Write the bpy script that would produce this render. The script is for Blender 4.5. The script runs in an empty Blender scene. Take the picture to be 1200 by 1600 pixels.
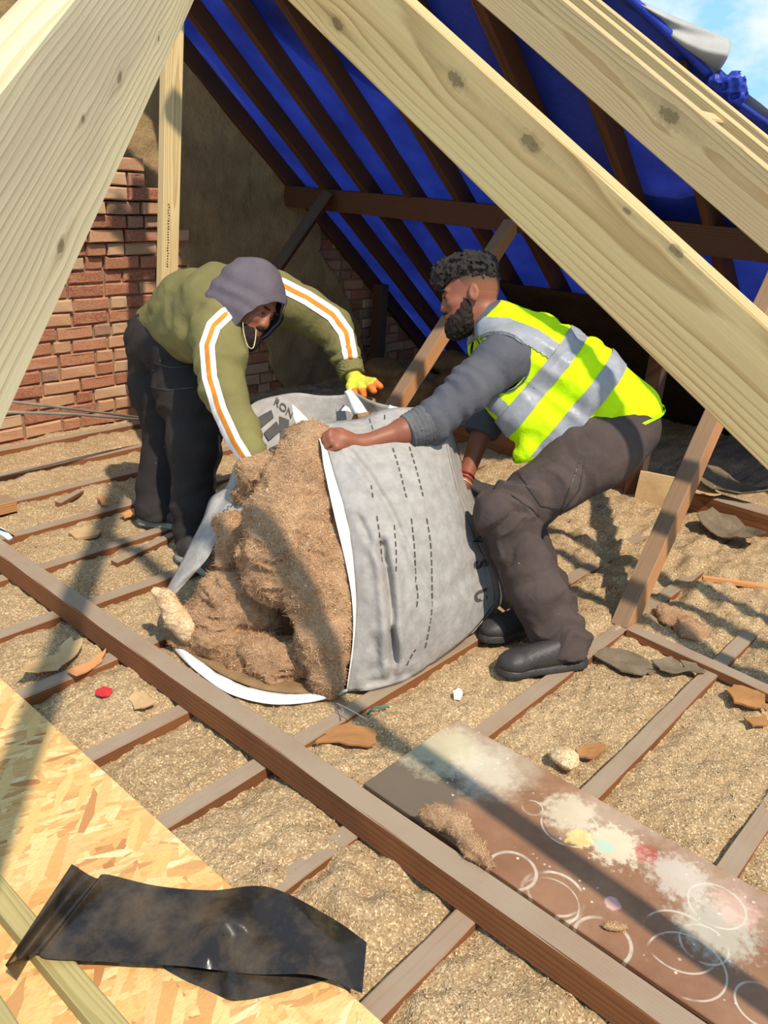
import bpy, bmesh, math, random
import numpy as np
from mathutils import Vector, Matrix

random.seed(7)
RNG = np.random.default_rng(11)
SC = bpy.context.scene
COL = SC.collection
PI = math.pi

# ------------------------------------------------------------------ camera
CAM_H, FOC = 1.5, 1285.9                      # eye height (m), focal length in px of a 1200x1600 frame
YAW, PITCH, ROLL = 0.70254407, 0.39332138, 0.06979193
_f = np.array([math.cos(YAW)*math.cos(PITCH), math.sin(YAW)*math.cos(PITCH), -math.sin(PITCH)])
_r = np.array([math.sin(YAW), -math.cos(YAW), 0.0]); _u = np.cross(_r, _f)
_r, _u = _r*math.cos(ROLL)+_u*math.sin(ROLL), -_r*math.sin(ROLL)+_u*math.cos(ROLL)
EYE = np.array([0.0, 0.0, CAM_H])
cam = bpy.data.cameras.new('camera'); cam_o = bpy.data.objects.new('camera', cam); COL.objects.link(cam_o)
cam.sensor_fit = 'VERTICAL'; cam.sensor_height = 32.0; cam.lens = 32.0*FOC/1600.0; cam.clip_start = 0.02
cam_o.matrix_world = Matrix(((_r[0], _u[0], -_f[0], 0), (_r[1], _u[1], -_f[1], 0), (_r[2], _u[2], -_f[2], CAM_H), (0, 0, 0, 1)))
SC.camera = cam_o

# ------------------------------------------------------------------ sky, sun, exposure
SC.view_settings.view_transform = 'Standard'; SC.view_settings.look = 'None'
SC.view_settings.gamma = 1.0; SC.view_settings.exposure = 0.58; SC.view_settings.use_curve_mapping = False
W = bpy.data.worlds.new('sky'); SC.world = W; W.use_nodes = True
nt = W.node_tree; nt.nodes.clear()
def wn(t, **k):
    n = nt.nodes.new(t)
    for a, b in k.items(): setattr(n, a, b)
    return n
tc = wn('ShaderNodeTexCoord'); no = wn('ShaderNodeTexNoise'); no.inputs['Scale'].default_value = 5.5; no.inputs['Detail'].default_value = 7; no.inputs['Roughness'].default_value = 0.55
mp = wn('ShaderNodeMapping'); mp.inputs['Scale'].default_value = (1, 1, 1.8); mp.inputs['Location'].default_value = (0.9, 0.45, 0.2)
rp = wn('ShaderNodeValToRGB'); rp.color_ramp.elements[0].position = 0.46; rp.color_ramp.elements[1].position = 0.66
sp = wn('ShaderNodeSeparateXYZ'); gr = wn('ShaderNodeValToRGB')
gr.color_ramp.elements[0].position = 0.0; gr.color_ramp.elements[0].color = (0.24, 0.44, 0.66, 1)
gr.color_ramp.elements[1].position = 0.7; gr.color_ramp.elements[1].color = (0.13, 0.32, 0.58, 1)
mx = wn('ShaderNodeMixRGB'); mx.inputs[2].default_value = (0.64, 0.62, 0.58, 1)
bg = wn('ShaderNodeBackground'); bg.inputs['Strength'].default_value = 1.25; out = wn('ShaderNodeOutputWorld')
L = nt.links.new
L(tc.outputs['Generated'], mp.inputs['Vector']); L(mp.outputs[0], no.inputs['Vector']); L(no.outputs[0], rp.inputs[0])
L(tc.outputs['Generated'], sp.inputs[0]); L(sp.outputs['Z'], gr.inputs[0]); L(gr.outputs[0], mx.inputs[1]); L(rp.outputs[0], mx.inputs[0])
L(mx.outputs[0], bg.inputs['Color']); L(bg.outputs[0], out.inputs[0])
SUN_DIR = Vector((0.20, 0.65, -1.0)).normalized()       # the way the light travels
sl = bpy.data.lights.new('sun', 'SUN'); sl.energy = 3.5; sl.color = (1.0, 0.9, 0.76); sl.angle = math.radians(1.2)
so = bpy.data.objects.new('sun', sl); COL.objects.link(so); so.rotation_euler = SUN_DIR.to_track_quat('-Z', 'Y').to_euler(); so.location = (-4, -8, 9)

# ------------------------------------------------------------------ small helpers
def ray(x, y): return _f + (x-600)/FOC*_r - (y-800)/FOC*_u
def at(x, y, t): return EYE + ray(x, y)*t
def fl(x, y, z=0.0):
    d = ray(x, y); return EYE + d*((z-CAM_H)/d[2])
def onY(x, y, Y):
    d = ray(x, y); return EYE + d*(Y/d[1])
def onX(x, y, X):
    d = ray(x, y); return EYE + d*(X/d[0])

def _hash(ix, iy, iz, s):
    h = (ix.astype(np.uint32)*np.uint32(374761393) + iy.astype(np.uint32)*np.uint32(668265263) + iz.astype(np.uint32)*np.uint32(2147483647) + np.uint32(s*974711+13))
    h = (h ^ (h >> np.uint32(13)))*np.uint32(1274126177); h = h ^ (h >> np.uint32(16))
    h = h*np.uint32(2246822519); h = h ^ (h >> np.uint32(15))
    return (h & np.uint32(0xffffff)).astype(np.float32)/np.float32(0xffffff)
def vnoise(p, s=0):                                       # value noise in -1..1
    p = np.asarray(p, np.float32); i = np.floor(p).astype(np.int64); f = p-i; f = f*f*(3-2*f)
    x, y, z = i[..., 0], i[..., 1], i[..., 2]; a, b, c = f[..., 0], f[..., 1], f[..., 2]
    g = lambda dx, dy, dz: _hash(x+dx, y+dy, z+dz, s)
    r = ((g(0,0,0)*(1-a)+g(1,0,0)*a)*(1-b)+(g(0,1,0)*(1-a)+g(1,1,0)*a)*b)*(1-c) + ((g(0,0,1)*(1-a)+g(1,0,1)*a)*(1-b)+(g(0,1,1)*(1-a)+g(1,1,1)*a)*b)*c
    return r*2-1
def fbm(p, o=3, s=0, gain=0.5):
    r = 0; a = 1.0
    for k in range(o):
        r = r + a*vnoise(np.asarray(p)*(2.03**k), s+k); a *= gain
    return r

def tag(o, label=None, cat=None, group=None, kind=None):
    if label: o['label'] = label
    if cat: o['category'] = cat
    if group: o['group'] = group
    if kind: o['kind'] = kind
    return o
def mesh_obj(name, verts, faces, mat, parent=None, smooth=False):
    me = bpy.data.meshes.new(name); v = np.asarray(verts, np.float32)
    if isinstance(faces, np.ndarray):
        n, k = faces.shape
        me.vertices.add(len(v)); me.vertices.foreach_set('co', v.ravel()); me.loops.add(n*k); me.loops.foreach_set('vertex_index', faces.astype(np.int32).ravel())
        me.polygons.add(n); me.polygons.foreach_set('loop_start', np.arange(0, n*k, k, dtype=np.int32)); me.polygons.foreach_set('loop_total', np.full(n, k, np.int32))
        me.update(calc_edges=True); me.validate()
    else: me.from_pydata([tuple(map(float, q)) for q in v], [], faces)
    return link(name, me, mat, parent, smooth)
def link(name, me, mat, parent=None, smooth=False):
    if smooth: me.polygons.foreach_set('use_smooth', np.ones(len(me.polygons), bool))
    for m in (mat if isinstance(mat, (list, tuple)) else [mat]): me.materials.append(m)
    o = bpy.data.objects.new(name, me); COL.objects.link(o)
    if parent is not None: o.parent = parent; o.matrix_parent_inverse = parent.matrix_world.inverted()
    return o
def empty(name, loc, label, cat, group=None):
    o = bpy.data.objects.new(name, None); o.location = loc; o.empty_display_size = 0.1; COL.objects.link(o)
    o.matrix_world = Matrix.Translation(Vector(loc)); tag(o, label, cat, group); return o
def solid(o, t, off=-1.0):
    m = o.modifiers.new('thickness', 'SOLIDIFY'); m.thickness = t; m.offset = off; return o
def catmull(pts, n):
    P = np.asarray(pts, float); P = np.vstack([2*P[0]-P[1], P, 2*P[-1]-P[-2]]); out = []
    m = len(P)-3
    for u in np.linspace(0, m-1e-9, n):
        i = int(u); t = u-i; a, b, c, d = P[i:i+4]
        out.append(0.5*((2*b)+(c-a)*t+(2*a-5*b+4*c-d)*t*t+(3*b-3*c+d-a)*t**3))
    return np.array(out)
def tube(name, pts, rad, mat, parent=None, seg=8, n=None, cap=True):
    P = catmull(pts, n) if n else np.asarray(pts, float); N = len(P); R = np.broadcast_to(np.asarray(rad, float), (N,)) if np.ndim(rad) < 1 or len(rad) == N else np.interp(np.linspace(0, 1, N), np.linspace(0, 1, len(rad)), rad)
    V = []; up = np.array([0.13, 0.2, 1.0])
    for i in range(N):
        d = P[min(i+1, N-1)]-P[max(i-1, 0)]; d = d/(np.linalg.norm(d)+1e-9)
        s = np.cross(d, up); s /= np.linalg.norm(s)+1e-9; q = np.cross(s, d); up = q
        for k in range(seg):
            a = 2*PI*k/seg; V.append(P[i]+R[i]*(math.cos(a)*s+math.sin(a)*q))
    F = [(i*seg+k, i*seg+(k+1) % seg, (i+1)*seg+(k+1) % seg, (i+1)*seg+k) for i in range(N-1) for k in range(seg)]
    if cap: F += [tuple(range(seg))[::-1], tuple((N-1)*seg+k for k in range(seg))]
    return mesh_obj(name, V, F, mat, parent, True)

# ------------------------------------------------------------------ materials
def S(v): return (*[((c+0.055)/1.055)**2.4 if c > 0.04045 else c/12.92 for c in v], 1.0)
def C8(r, g, b): return S((r/255, g/255, b/255))
class Mat:
    def __init__(s, name, rough=0.8, spec=0.3):
        s.m = bpy.data.materials.new(name); s.m.use_nodes = True; s.t = s.m.node_tree; s.t.nodes.clear()
        s.b = s.n('ShaderNodeBsdfPrincipled'); s.o = s.n('ShaderNodeOutputMaterial'); s.l(s.b.outputs[0], s.o.inputs[0])
        s.b.inputs['Roughness'].default_value = rough; s.b.inputs['Specular IOR Level'].default_value = spec
    def n(s, t, **k):
        n = s.t.nodes.new(t)
        for a, b in k.items(): setattr(n, a, b)
        return n
    def l(s, a, b): s.t.links.new(a, b)
    def put(s, sock, v):
        if hasattr(v, 'is_output') or hasattr(v, 'links'): s.l(v, sock)
        else: sock.default_value = v[0] if (isinstance(v, tuple) and sock.type == 'VALUE') else v
    def coord(s, scale=(1, 1, 1), loc=(0, 0, 0), kind='Object', rnd=False):
        c = s.n('ShaderNodeTexCoord').outputs[kind]
        if rnd:
            oi = s.n('ShaderNodeObjectInfo'); ml = s.n('ShaderNodeVectorMath', operation='MULTIPLY'); s.l(oi.outputs['Random'], ml.inputs[0]); ml.inputs[1].default_value = (37.7, 11.3, 23.9)
            ad = s.n('ShaderNodeVectorMath', operation='ADD'); s.l(c, ad.inputs[0]); s.l(ml.outputs[0], ad.inputs[1]); c = ad.outputs[0]
        m = s.n('ShaderNodeMapping'); s.l(c, m.inputs[0]); m.inputs['Scale'].default_value = scale; m.inputs['Location'].default_value = loc
        return m.outputs[0]
    def noise(s, v, scale, detail=4, rough=0.5, dist=0.0):
        n = s.n('ShaderNodeTexNoise'); s.l(v, n.inputs['Vector']); n.inputs['Scale'].default_value = scale; n.inputs['Detail'].default_value = detail
        n.inputs['Roughness'].default_value = rough; n.inputs['Distortion'].default_value = dist; return n.outputs[0]
    def voro(s, v, scale, feature='F1', out='Distance', rnd=1.0):
        n = s.n('ShaderNodeTexVoronoi', feature=feature); s.l(v, n.inputs['Vector']); n.inputs['Scale'].default_value = scale; n.inputs['Randomness'].default_value = rnd; return n.outputs[out]
    def ramp(s, f, stops, interp='LINEAR'):
        r = s.n('ShaderNodeValToRGB'); s.l(f, r.inputs[0]); e = r.color_ramp.elements; r.color_ramp.interpolation = interp
        while len(e) < len(stops): e.new(0.5)
        for q, (p, c) in zip(e, stops): q.position = p; q.color = c if len(c) == 4 else (*c, 1)
        return r.outputs[0]
    def mix(s, f, a, b, blend='MIX'):
        m = s.n('ShaderNodeMixRGB', blend_type=blend); s.put(m.inputs[0], f); s.put(m.inputs[1], a); s.put(m.inputs[2], b); return m.outputs[0]
    def math(s, op, a, b=0.0, clamp=False):
        m = s.n('ShaderNodeMath', operation=op, use_clamp=clamp); s.put(m.inputs[0], a); s.put(m.inputs[1], b); return m.outputs[0]
    def vmath(s, op, a, b=(0, 0, 0)):
        m = s.n('ShaderNodeVectorMath', operation=op); s.put(m.inputs[0], a); s.put(m.inputs[1], b); return m.outputs[0]
    def sep(s, v):
        n = s.n('ShaderNodeSeparateXYZ'); s.l(v, n.inputs[0]); return n.outputs
    def bump(s, h, strength=0.3, dist=0.01, prev=None):
        b = s.n('ShaderNodeBump'); s.l(h, b.inputs['Height']); b.inputs['Strength'].default_value = strength; b.inputs['Distance'].default_value = dist
        if prev is not None: s.l(prev, b.inputs['Normal'])
        s.l(b.outputs[0], s.b.inputs['Normal']); return b.outputs[0]
    def col(s, c): s.put(s.b.inputs['Base Color'], c)
    def white(s, a): return (a, a, a, 1)

def K(v): return (v, v, v, 1)
def mat_wood(name, base, late, ring=30.0, off=(0, 0.02, -0.09), dust=None, streak=None, knots=(), rough=0.75, warp=0.012, stain=None, fine=0.55):
    m = Mat(name, rough, 0.25); v0 = m.coord(rnd=not knots)
    raw = m.coord()
    v = m.n('ShaderNodeMapping'); m.l(v0, v.inputs[0]); v.inputs['Scale'].default_value = (0.16, 1, 1); v = v.outputs[0]
    w = m.n('ShaderNodeTexNoise'); m.l(v, w.inputs['Vector']); w.inputs['Scale'].default_value = 7.0; w.inputs['Detail'].default_value = 2
    d = m.vmath('SUBTRACT', w.outputs['Color'], (0.5, 0.5, 0.5)); sc = m.n('ShaderNodeVectorMath', operation='SCALE'); m.l(d, sc.inputs[0]); sc.inputs['Scale'].default_value = warp*2
    src = raw
    mpv = m.n('ShaderNodeMapping'); m.l(src, mpv.inputs[0]); mpv.inputs['Location'].default_value = off; mpv.inputs['Scale'].default_value = (0.05, 1, 1)
    p = m.vmath('ADD', mpv.outputs[0], sc.outputs[0]); kmask = None
    for (kx, ky, kz, kr) in knots:                         # each knot pushes the grain aside and leaves a dark eye
        q = m.vmath('MULTIPLY', m.vmath('SUBTRACT', raw, (kx, ky, kz)), (0.45, 1, 1))
        ln = m.n('ShaderNodeVectorMath', operation='LENGTH'); m.l(q, ln.inputs[0])
        g = m.math('DIVIDE', kr*kr*1.6, m.math('ADD', m.math('MULTIPLY', ln.outputs['Value'], ln.outputs['Value']), kr*kr*2.0))
        s2 = m.n('ShaderNodeVectorMath', operation='SCALE'); m.l(q, s2.inputs[0]); m.l(g, s2.inputs['Scale'])
        p = m.vmath('SUBTRACT', p, s2.outputs[0])
        nz = m.noise(raw, 90, 2); rr = m.math('ADD', ln.outputs['Value'], m.math('MULTIPLY', m.math('SUBTRACT', nz, 0.5), kr*0.8))
        e = m.ramp(m.math('DIVIDE', rr, kr), [(0.0, K(1)), (0.3, K(0.8)), (0.42, K(0.95)), (0.6, K(0.35)), (0.85, K(0.22)), (1.0, K(0))])
        q3 = m.n('ShaderNodeVectorMath', operation='LENGTH'); m.l(m.vmath('MULTIPLY', q, (0.2, 1.0, 1.0)), q3.inputs[0]); st = m.ramp(m.math('DIVIDE', m.math('ADD', q3.outputs['Value'], m.math('MULTIPLY', m.math('SUBTRACT', nz, 0.5), kr*0.5)), kr*0.75), [(0.0, K(0.42)), (1.0, K(0))]); e = m.math('MAXIMUM', e, st)
        kmask = e if kmask is None else m.math('MAXIMUM', kmask, e)
    wv = m.n('ShaderNodeTexWave', wave_type='RINGS', rings_direction='X', wave_profile='SAW'); m.l(p, wv.inputs['Vector']); wv.inputs['Scale'].default_value = ring
    wv.inputs['Distortion'].default_value = 1.2; wv.inputs['Detail'].default_value = 2; wv.inputs['Detail Scale'].default_value = 1.5
    g = m.ramp(wv.outputs[1], [(0.0, K(0)), (0.55, K(0.25)), (0.9, K(1)), (1.0, K(0))])
    mf = m.n('ShaderNodeMapping'); m.l(v0, mf.inputs[0]); mf.inputs['Scale'].default_value = (3, 160, 160); fn = m.noise(mf.outputs[0], 1.0, 3, 0.6)
    c = m.mix(m.math('MULTIPLY', g, 0.75), base, late)
    c = m.mix(m.math('MULTIPLY', m.math('SUBTRACT', fn, 0.35), fine, True), c, late)
    if streak:
        ms = m.n('ShaderNodeMapping'); m.l(v0, ms.inputs[0]); ms.inputs['Scale'].default_value = (1.2, 9, 9); sn = m.ramp(m.noise(ms.outputs[0], 1.0, 3), [(0.42, K(0)), (0.68, K(1))])
        c = m.mix(m.math('MULTIPLY', sn, 0.6), c, streak)
    if stain:
        sn = m.ramp(m.noise(v0, 2.5, 5), [(0.5, K(0)), (0.7, K(1))]); c = m.mix(m.math('MULTIPLY', sn, 0.55), c, stain)
    if kmask is not None: c = m.mix(m.math('MULTIPLY', kmask, 0.85), c, C8(92, 74, 48))
    if dust:
        nz = m.sep(m.n('ShaderNodeTexCoord').outputs['Normal'])[2]
        dn = m.noise(v0, 5, 5, 0.65)
        k = m.math('MULTIPLY', m.ramp(nz, [(0.5, K(0)), (0.8, K(1))]), m.ramp(dn, [(0.25, K(0.72)), (0.6, K(1))]))
        c = m.mix(m.math('MULTIPLY', k, dust[1]), c, dust[0])
    m.col(c); b = m.bump(g, 0.12, 0.004); m.bump(fn, 0.15, 0.003, b)
    return m.m
def mat_plain(name, c1, c2=None, scale=6.0, rough=0.85, spec=0.25, bump=None, fine=None):
    m = Mat(name, rough, spec); v = m.coord()
    m.col(m.mix(m.ramp(m.noise(v, scale, 5, 0.6), [(0.3, K(0)), (0.7, K(1))]), c1, c2 or c1))
    b = None
    if bump: b = m.bump(m.noise(v, bump[0], 4, 0.6), bump[1], bump[2])
    if fine: m.bump(m.noise(v, fine[0], 2, 0.6), fine[1], fine[2], b)
    return m.m

M = {}
PALE, LATE = C8(206, 180, 128), C8(156, 122, 72)
def knot_on(px, P0, N, A, X, Y, Z, r):          # a knot seen at a pixel, given in the timber's own axes
    d = ray(*px); t = np.dot(np.asarray(P0)-EYE, N)/np.dot(d, N); p = Vector(EYE+d*t)-Vector(A); return (p.dot(Vector(X)), p.dot(Vector(Y)), p.dot(Vector(Z)), r)
HS, H0 = 0.62, 1.055                          # hip end of the roof: z = H0 + HS y on top of the new rafters
_rd = Vector((0, 1, HS)).normalized(); _rn = Vector((0, -HS, 1)).normalized(); XM = 1.2465
_mk = [knot_on(q, (XM, 0, 0), (1, 0, 0), (XM+0.023, -1.45, H0+0.0445-HS*1.45), _rd, (-1, 0, 0), _rn, r) for q, r in (((712, 124), .016), ((829, 224), .017), ((1057, 392), .012), ((527, 38), .014), ((980, 330), .006))]
_rk = [knot_on((1046, 181), (2.47, 0, 0), (1, 0, 0), (2.495, -1.45, H0-HS*1.45), _rd, (-1, 0, 0), _rn, .032)]
hd = Vector((1, 1, HS)).normalized(); hs = Vector((1, -1, 0)).normalized(); hn = hs.cross(hd); hn = hn if hn.z > 0 else -hn
hip_arris = Vector(at(30, 100, 0.68)); hip_mid = hip_arris-hs*0.025-hn*0.1025; _ha = hip_mid-hd*2.6
_hk = [knot_on(q, hip_arris, tuple(hs), _ha, hd, hn.cross(hd), hn, r) for q, r in (((187, 121), .011), ((130, 185), .006), ((95, 385), .010), ((248, 60), .006))]
M['new'] = mat_wood('treated_timber', PALE, LATE, 44, streak=C8(190, 170, 118))
M['new_right'] = mat_wood('treated_timber_split_knot', C8(200, 174, 124), C8(158, 124, 76), 46, off=(0, 0.03, 0.06), streak=C8(186, 158, 118), knots=_rk)
M['new_mid'] = mat_wood('treated_timber_knotty', C8(204, 176, 122), C8(146, 110, 62), 32, off=(0, 0.06, 0.02), streak=C8(194, 176, 122), knots=_mk, warp=.016)
M['new_hip'] = mat_wood('treated_timber_hip', C8(222, 204, 160), C8(184, 162, 116), 34, off=(0, 0.05, 0.10), streak=C8(178, 156, 126), knots=_hk, warp=0.03, fine=0.2)
M['new_post'] = mat_wood('pale_post_timber', C8(222, 196, 142), C8(176, 138, 84), 50, streak=C8(196, 158, 106))
M['new_green'] = mat_wood('treated_batten', C8(176, 158, 104), C8(140, 120, 70), 60, streak=C8(150, 140, 92))
DUST = C8(150, 132, 110)
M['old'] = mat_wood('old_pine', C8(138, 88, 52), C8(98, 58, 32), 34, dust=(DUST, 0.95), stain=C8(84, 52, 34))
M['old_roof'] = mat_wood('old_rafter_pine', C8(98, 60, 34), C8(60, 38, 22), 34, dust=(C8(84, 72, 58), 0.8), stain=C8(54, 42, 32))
M['old_strut'] = mat_wood('old_strut_pine', C8(186, 134, 88), C8(140, 92, 56), 30, dust=(C8(138, 114, 90), .92), stain=C8(124, 94, 68))
M['old_grey'] = mat_wood('weathered_strut_face', C8(130, 106, 82), C8(96, 74, 54), 30, stain=C8(84, 68, 54))
# ------------------------------------------------------------------ timber
def timber(name, A, B, w, h, mat, up=(0, 0, 1), label=None, cat='timber', group=None, parent=None, align=(0, 0), bev=0.003, wob=0.0, n=None, kind=None, ends=None):
    """bar from A to B: local x runs along it, local y is width w, local z is height h; align shifts the section in half-sizes"""
    A = Vector(A); B = Vector(B); X = (B-A); Ln = X.length; X.normalize()
    Z = Vector(up); Z = (Z-X*Z.dot(X)).normalized(); Y = Z.cross(X)
    n = n or max(2, int(Ln/0.12)) if wob else 2
    ring = []
    for sy, sz in ((-1, -1), (1, -1), (1, 1), (-1, 1)):
        a = (sy*(w/2-bev), sz*h/2); b = (sy*w/2, sz*(h/2-bev))
        ring += [b, a] if (sy, sz) in ((-1, -1), (1, 1)) else [a, b]
    ring = [(y+align[0]*w/2, z+align[1]*h/2) for y, z in ring]
    V = []; sd = random.random()*50
    for i in range(n):
        x = Ln*i/(n-1); oy = wob*vnoise(np.array([[x*2.3, sd, 0.]]))[0] if wob else 0; oz = wob*vnoise(np.array([[x*2.3, sd, 9.]]))[0] if wob else 0
        for k, (y, z) in enumerate(ring):
            j = wob*0.5*vnoise(np.array([[x*9, sd, k*3.]]))[0] if wob else 0
            V.append((x, y+oy+j, z+oz+j))
    F = [(i*8+k, i*8+(k+1) % 8, (i+1)*8+(k+1) % 8, (i+1)*8+k) for i in range(n-1) for k in range(8)] + [tuple(range(8))[::-1], tuple((n-1)*8+k for k in range(8))]
    o = mesh_obj(name, V, F, mat)
    mw = Matrix((X, Y, Z)).transposed().to_4x4(); mw.translation = A
    if parent is not None: o.parent = parent; o.matrix_parent_inverse = parent.matrix_world.inverted()
    o.matrix_world = mw
    return tag(o, label, cat, group, kind)

# ------------------------------------------------------------------ floor of loose fill between the joists
JY = [-0.75, -0.38, -0.02, 0.335, 0.705, 1.06, 1.40, 1.74, 2.115, 2.48, 2.855, 3.20, 3.555, 3.885, 4.25]
def fill_z(x, y):
    p = np.stack([x, y, x*0], -1)
    z = -0.017 + 0.012*fbm(p*2.6, 2, 3) + 0.009*fbm(p*9, 3, 5)
    z += 0.009*np.abs(vnoise(p*22, 8)) + 0.0055*vnoise(p*46, 9) + 0.004*np.abs(vnoise(p*85, 10))
    d = np.min(np.abs(np.asarray(JY)[None, :]-0.025-np.ravel(y)[:, None]), 1).reshape(np.shape(y))
    z -= 0.011*np.exp(-((d-0.03)/0.03)**2)
    # heaped, clodded patches in front of the binder and by the eaves
    for cx, cy, r, a in ((0.98, 1.02, 0.16, 0.03), (1.05, 0.82, 0.12, 0.03), (1.32, 0.93, 0.1, 0.02), (3.3, 1.2, 0.5, 0.03), (2.9, 0.8, 0.4, 0.015), (3.5, 2.0, 0.5, 0.03), (0.98, 0.5, 0.2, 0.015)):
        z += a*np.exp(-((x-cx)**2+(y-cy)**2)/r**2)*(0.7+0.9*vnoise(p*16, 21))
    z = np.where(x > 3.6, z+0.02*np.clip(x-3.6, 0, 1), z)
    return z
gx = np.concatenate([np.arange(-0.3, 0.75, 0.03), np.arange(0.75, 3.2, 0.0092), np.arange(3.2, 4.2, 0.016), np.arange(4.2, 6.3, 0.05)]); gy = np.concatenate([np.arange(-1.9, 0.05, 0.05), np.arange(0.05, 2.4, 0.0092), np.arange(2.4, 4.36, 0.017), [4.37]])
XX, YY = np.meshgrid(gx, gy, indexing='ij'); ZZ = fill_z(XX, YY)
nx, ny = XX.shape; idx = np.arange(nx*ny).reshape(nx, ny)
Fq = np.stack([idx[:-1, :-1], idx[1:, :-1], idx[1:, 1:], idx[:-1, 1:]], -1).reshape(-1, 4)
m = Mat('loose_fill', 0.95, 0.1); v = m.coord()
n1 = m.noise(v, 3.0, 4, 0.6); n2 = m.noise(v, 120, 3, 0.7); vo = m.voro(v, 240, out='Color'); vs = m.sep(vo)[0]
c = m.mix(m.ramp(n1, [(0.3, K(0)), (0.7, K(1))]), C8(182, 154, 116), C8(158, 130, 94))
c = m.mix(m.math('MULTIPLY', m.ramp(vs, [(0.72, K(0)), (0.95, K(1))]), 0.75), c, C8(226, 202, 158))
c = m.mix(m.math('MULTIPLY', m.ramp(vs, [(0.05, K(1)), (0.3, K(0))]), 0.6), c, C8(120, 94, 66))
c = m.mix(m.math('MULTIPLY', m.ramp(n2, [(0.4, K(1)), (0.5, K(0))]), 0.3), c, C8(128, 100, 70))
m.col(c); b = m.bump(m.voro(v, 230), 0.6, 0.004); m.bump(m.noise(v, 40, 5, 0.75), 0.6, 0.012, b); M['fill'] = m.m
floor = tag(mesh_obj('floor', np.stack([XX, YY, ZZ], -1).reshape(-1, 3), Fq, M['fill'], smooth=True), 'loose tan insulation granules filling the bays between the old joists', 'floor', kind='structure')

# loose flakes lying on the fill
N = 42000
px_ = RNG.uniform(0.3, 4.2, N); py_ = RNG.uniform(0.15, 4.3, N); keep = RNG.random(N) < np.clip(2.2/(px_+py_), 0.25, 1); px_, py_ = px_[keep], py_[keep]; N = len(px_)
pz_ = fill_z(px_, py_)+0.002; sz = RNG.uniform(0.0010, 0.0032, N)*RNG.choice([1, 1, 1, 1.7], N)
ax = RNG.normal(size=(N, 3)); ax /= np.linalg.norm(ax, axis=1)[:, None]; bx_ = np.cross(ax, RNG.normal(size=(N, 3))); bx_ /= np.linalg.norm(bx_, axis=1)[:, None]; cx_ = np.cross(ax, bx_)
P0 = np.stack([px_, py_, pz_], -1); s_ = sz[:, None]
Vf = np.stack([P0+ax*s_*1.3, P0-ax*s_*0.8+bx_*s_, P0-ax*s_*0.7-bx_*s_*0.9, P0+cx_*s_*0.8], 1).reshape(-1, 3)
base = np.arange(N)[:, None]*4; Ff = np.concatenate([base+np.array([[0, 1, 2]]), base+np.array([[0, 3, 1]]), base+np.array([[1, 3, 2]]), base+np.array([[2, 3, 0]])], 0)
m = Mat('fill_flake', 0.9, 0.15); v = m.coord(); m.col(m.ramp(m.noise(v, 60, 1), [(0.3, C8(150, 118, 82)), (0.5, C8(196, 166, 122)), (0.68, C8(232, 212, 170))])); M['flake'] = m.m
tag(mesh_obj('loose_fill_flakes', Vf, Ff, M['flake'], floor), 'pale flakes of loose fill insulation scattered over the floor bays', None, kind='stuff')

ORD = ['first', 'second', 'third', 'fourth', 'fifth', 'sixth', 'seventh', 'eighth', 'ninth', 'tenth', 'eleventh', 'twelfth', 'thirteenth', 'fourteenth', 'fifteenth', 'sixteenth']
for k, y in enumerate(reversed(JY)):
    if y < -0.1: continue
    x0, x1 = 0.2, 5.4
    timber('ceiling_joist', (x0, y-0.027, 0.001+0.003*random.random()), (x1, y-0.027+random.uniform(-.006, .006), 0.0), 0.052, 0.10, M['old'], label='%s dusty floor joist counted out from the brick gable wall' % ORD[k], cat='joist', group='old ceiling joists', align=(0, -1), wob=0.0035)

BX0, BX1 = 1.174, 1.240
timber('binder_beam', (1.207, -1.2, 0.0), (1.207, 3.9, 0.0), BX1-BX0, 0.084, M['old'], label='long dusty old binder beam crossing over the joists in front of the bag', cat='beam', align=(0, 1), wob=0.004)
# brown beam along the eaves behind the men
timber('eaves_beam', (4.02, -0.6, -0.02), (4.02, 3.6, -0.02), 0.11, 0.125, M['old'], label='old brown beam lying along the eaves behind the man in the vest', cat='beam', align=(0, 1), wob=0.004)

# ------------------------------------------------------------------ old roof: rafters, purlin, struts
SL, RX, RZ = 0.80, 3.90, 1.361                # underside of the rafters: z = RZ - SL (x - RX)
def roof_z(x): return RZ-SL*(x-RX)
dn = Vector((1, 0, -SL)).normalized(); nrm = Vector((SL, 0, 1)).normalized()
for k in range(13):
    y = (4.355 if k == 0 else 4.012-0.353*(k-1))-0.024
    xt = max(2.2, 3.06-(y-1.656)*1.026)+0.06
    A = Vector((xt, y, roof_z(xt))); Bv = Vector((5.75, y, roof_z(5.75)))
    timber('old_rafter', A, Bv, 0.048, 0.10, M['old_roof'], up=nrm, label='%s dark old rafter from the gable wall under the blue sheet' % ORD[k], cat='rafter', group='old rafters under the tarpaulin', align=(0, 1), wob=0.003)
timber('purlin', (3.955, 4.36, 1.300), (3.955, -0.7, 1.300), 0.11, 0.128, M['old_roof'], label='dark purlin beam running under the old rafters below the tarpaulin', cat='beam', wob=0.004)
pA = fl(976, 972); pB = onX(1250, 352, 3.92)
pc = Vector(pA); q = Vector(pB)-pc
timber('diagonal_strut', pc-q*0.015+Vector((0, 0, 0.0)), pc+q*0.985, 0.07, 0.075, M['old_strut'], up=(-1, 0.1, 0.6), label='weathered diagonal strut planted in the floor right of the vest man', cat='strut', wob=0.003)
ma, mb = Vector(onY(655, 575, 2.558)), Vector(onY(800, 350, 2.558)); q = mb-ma
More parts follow.
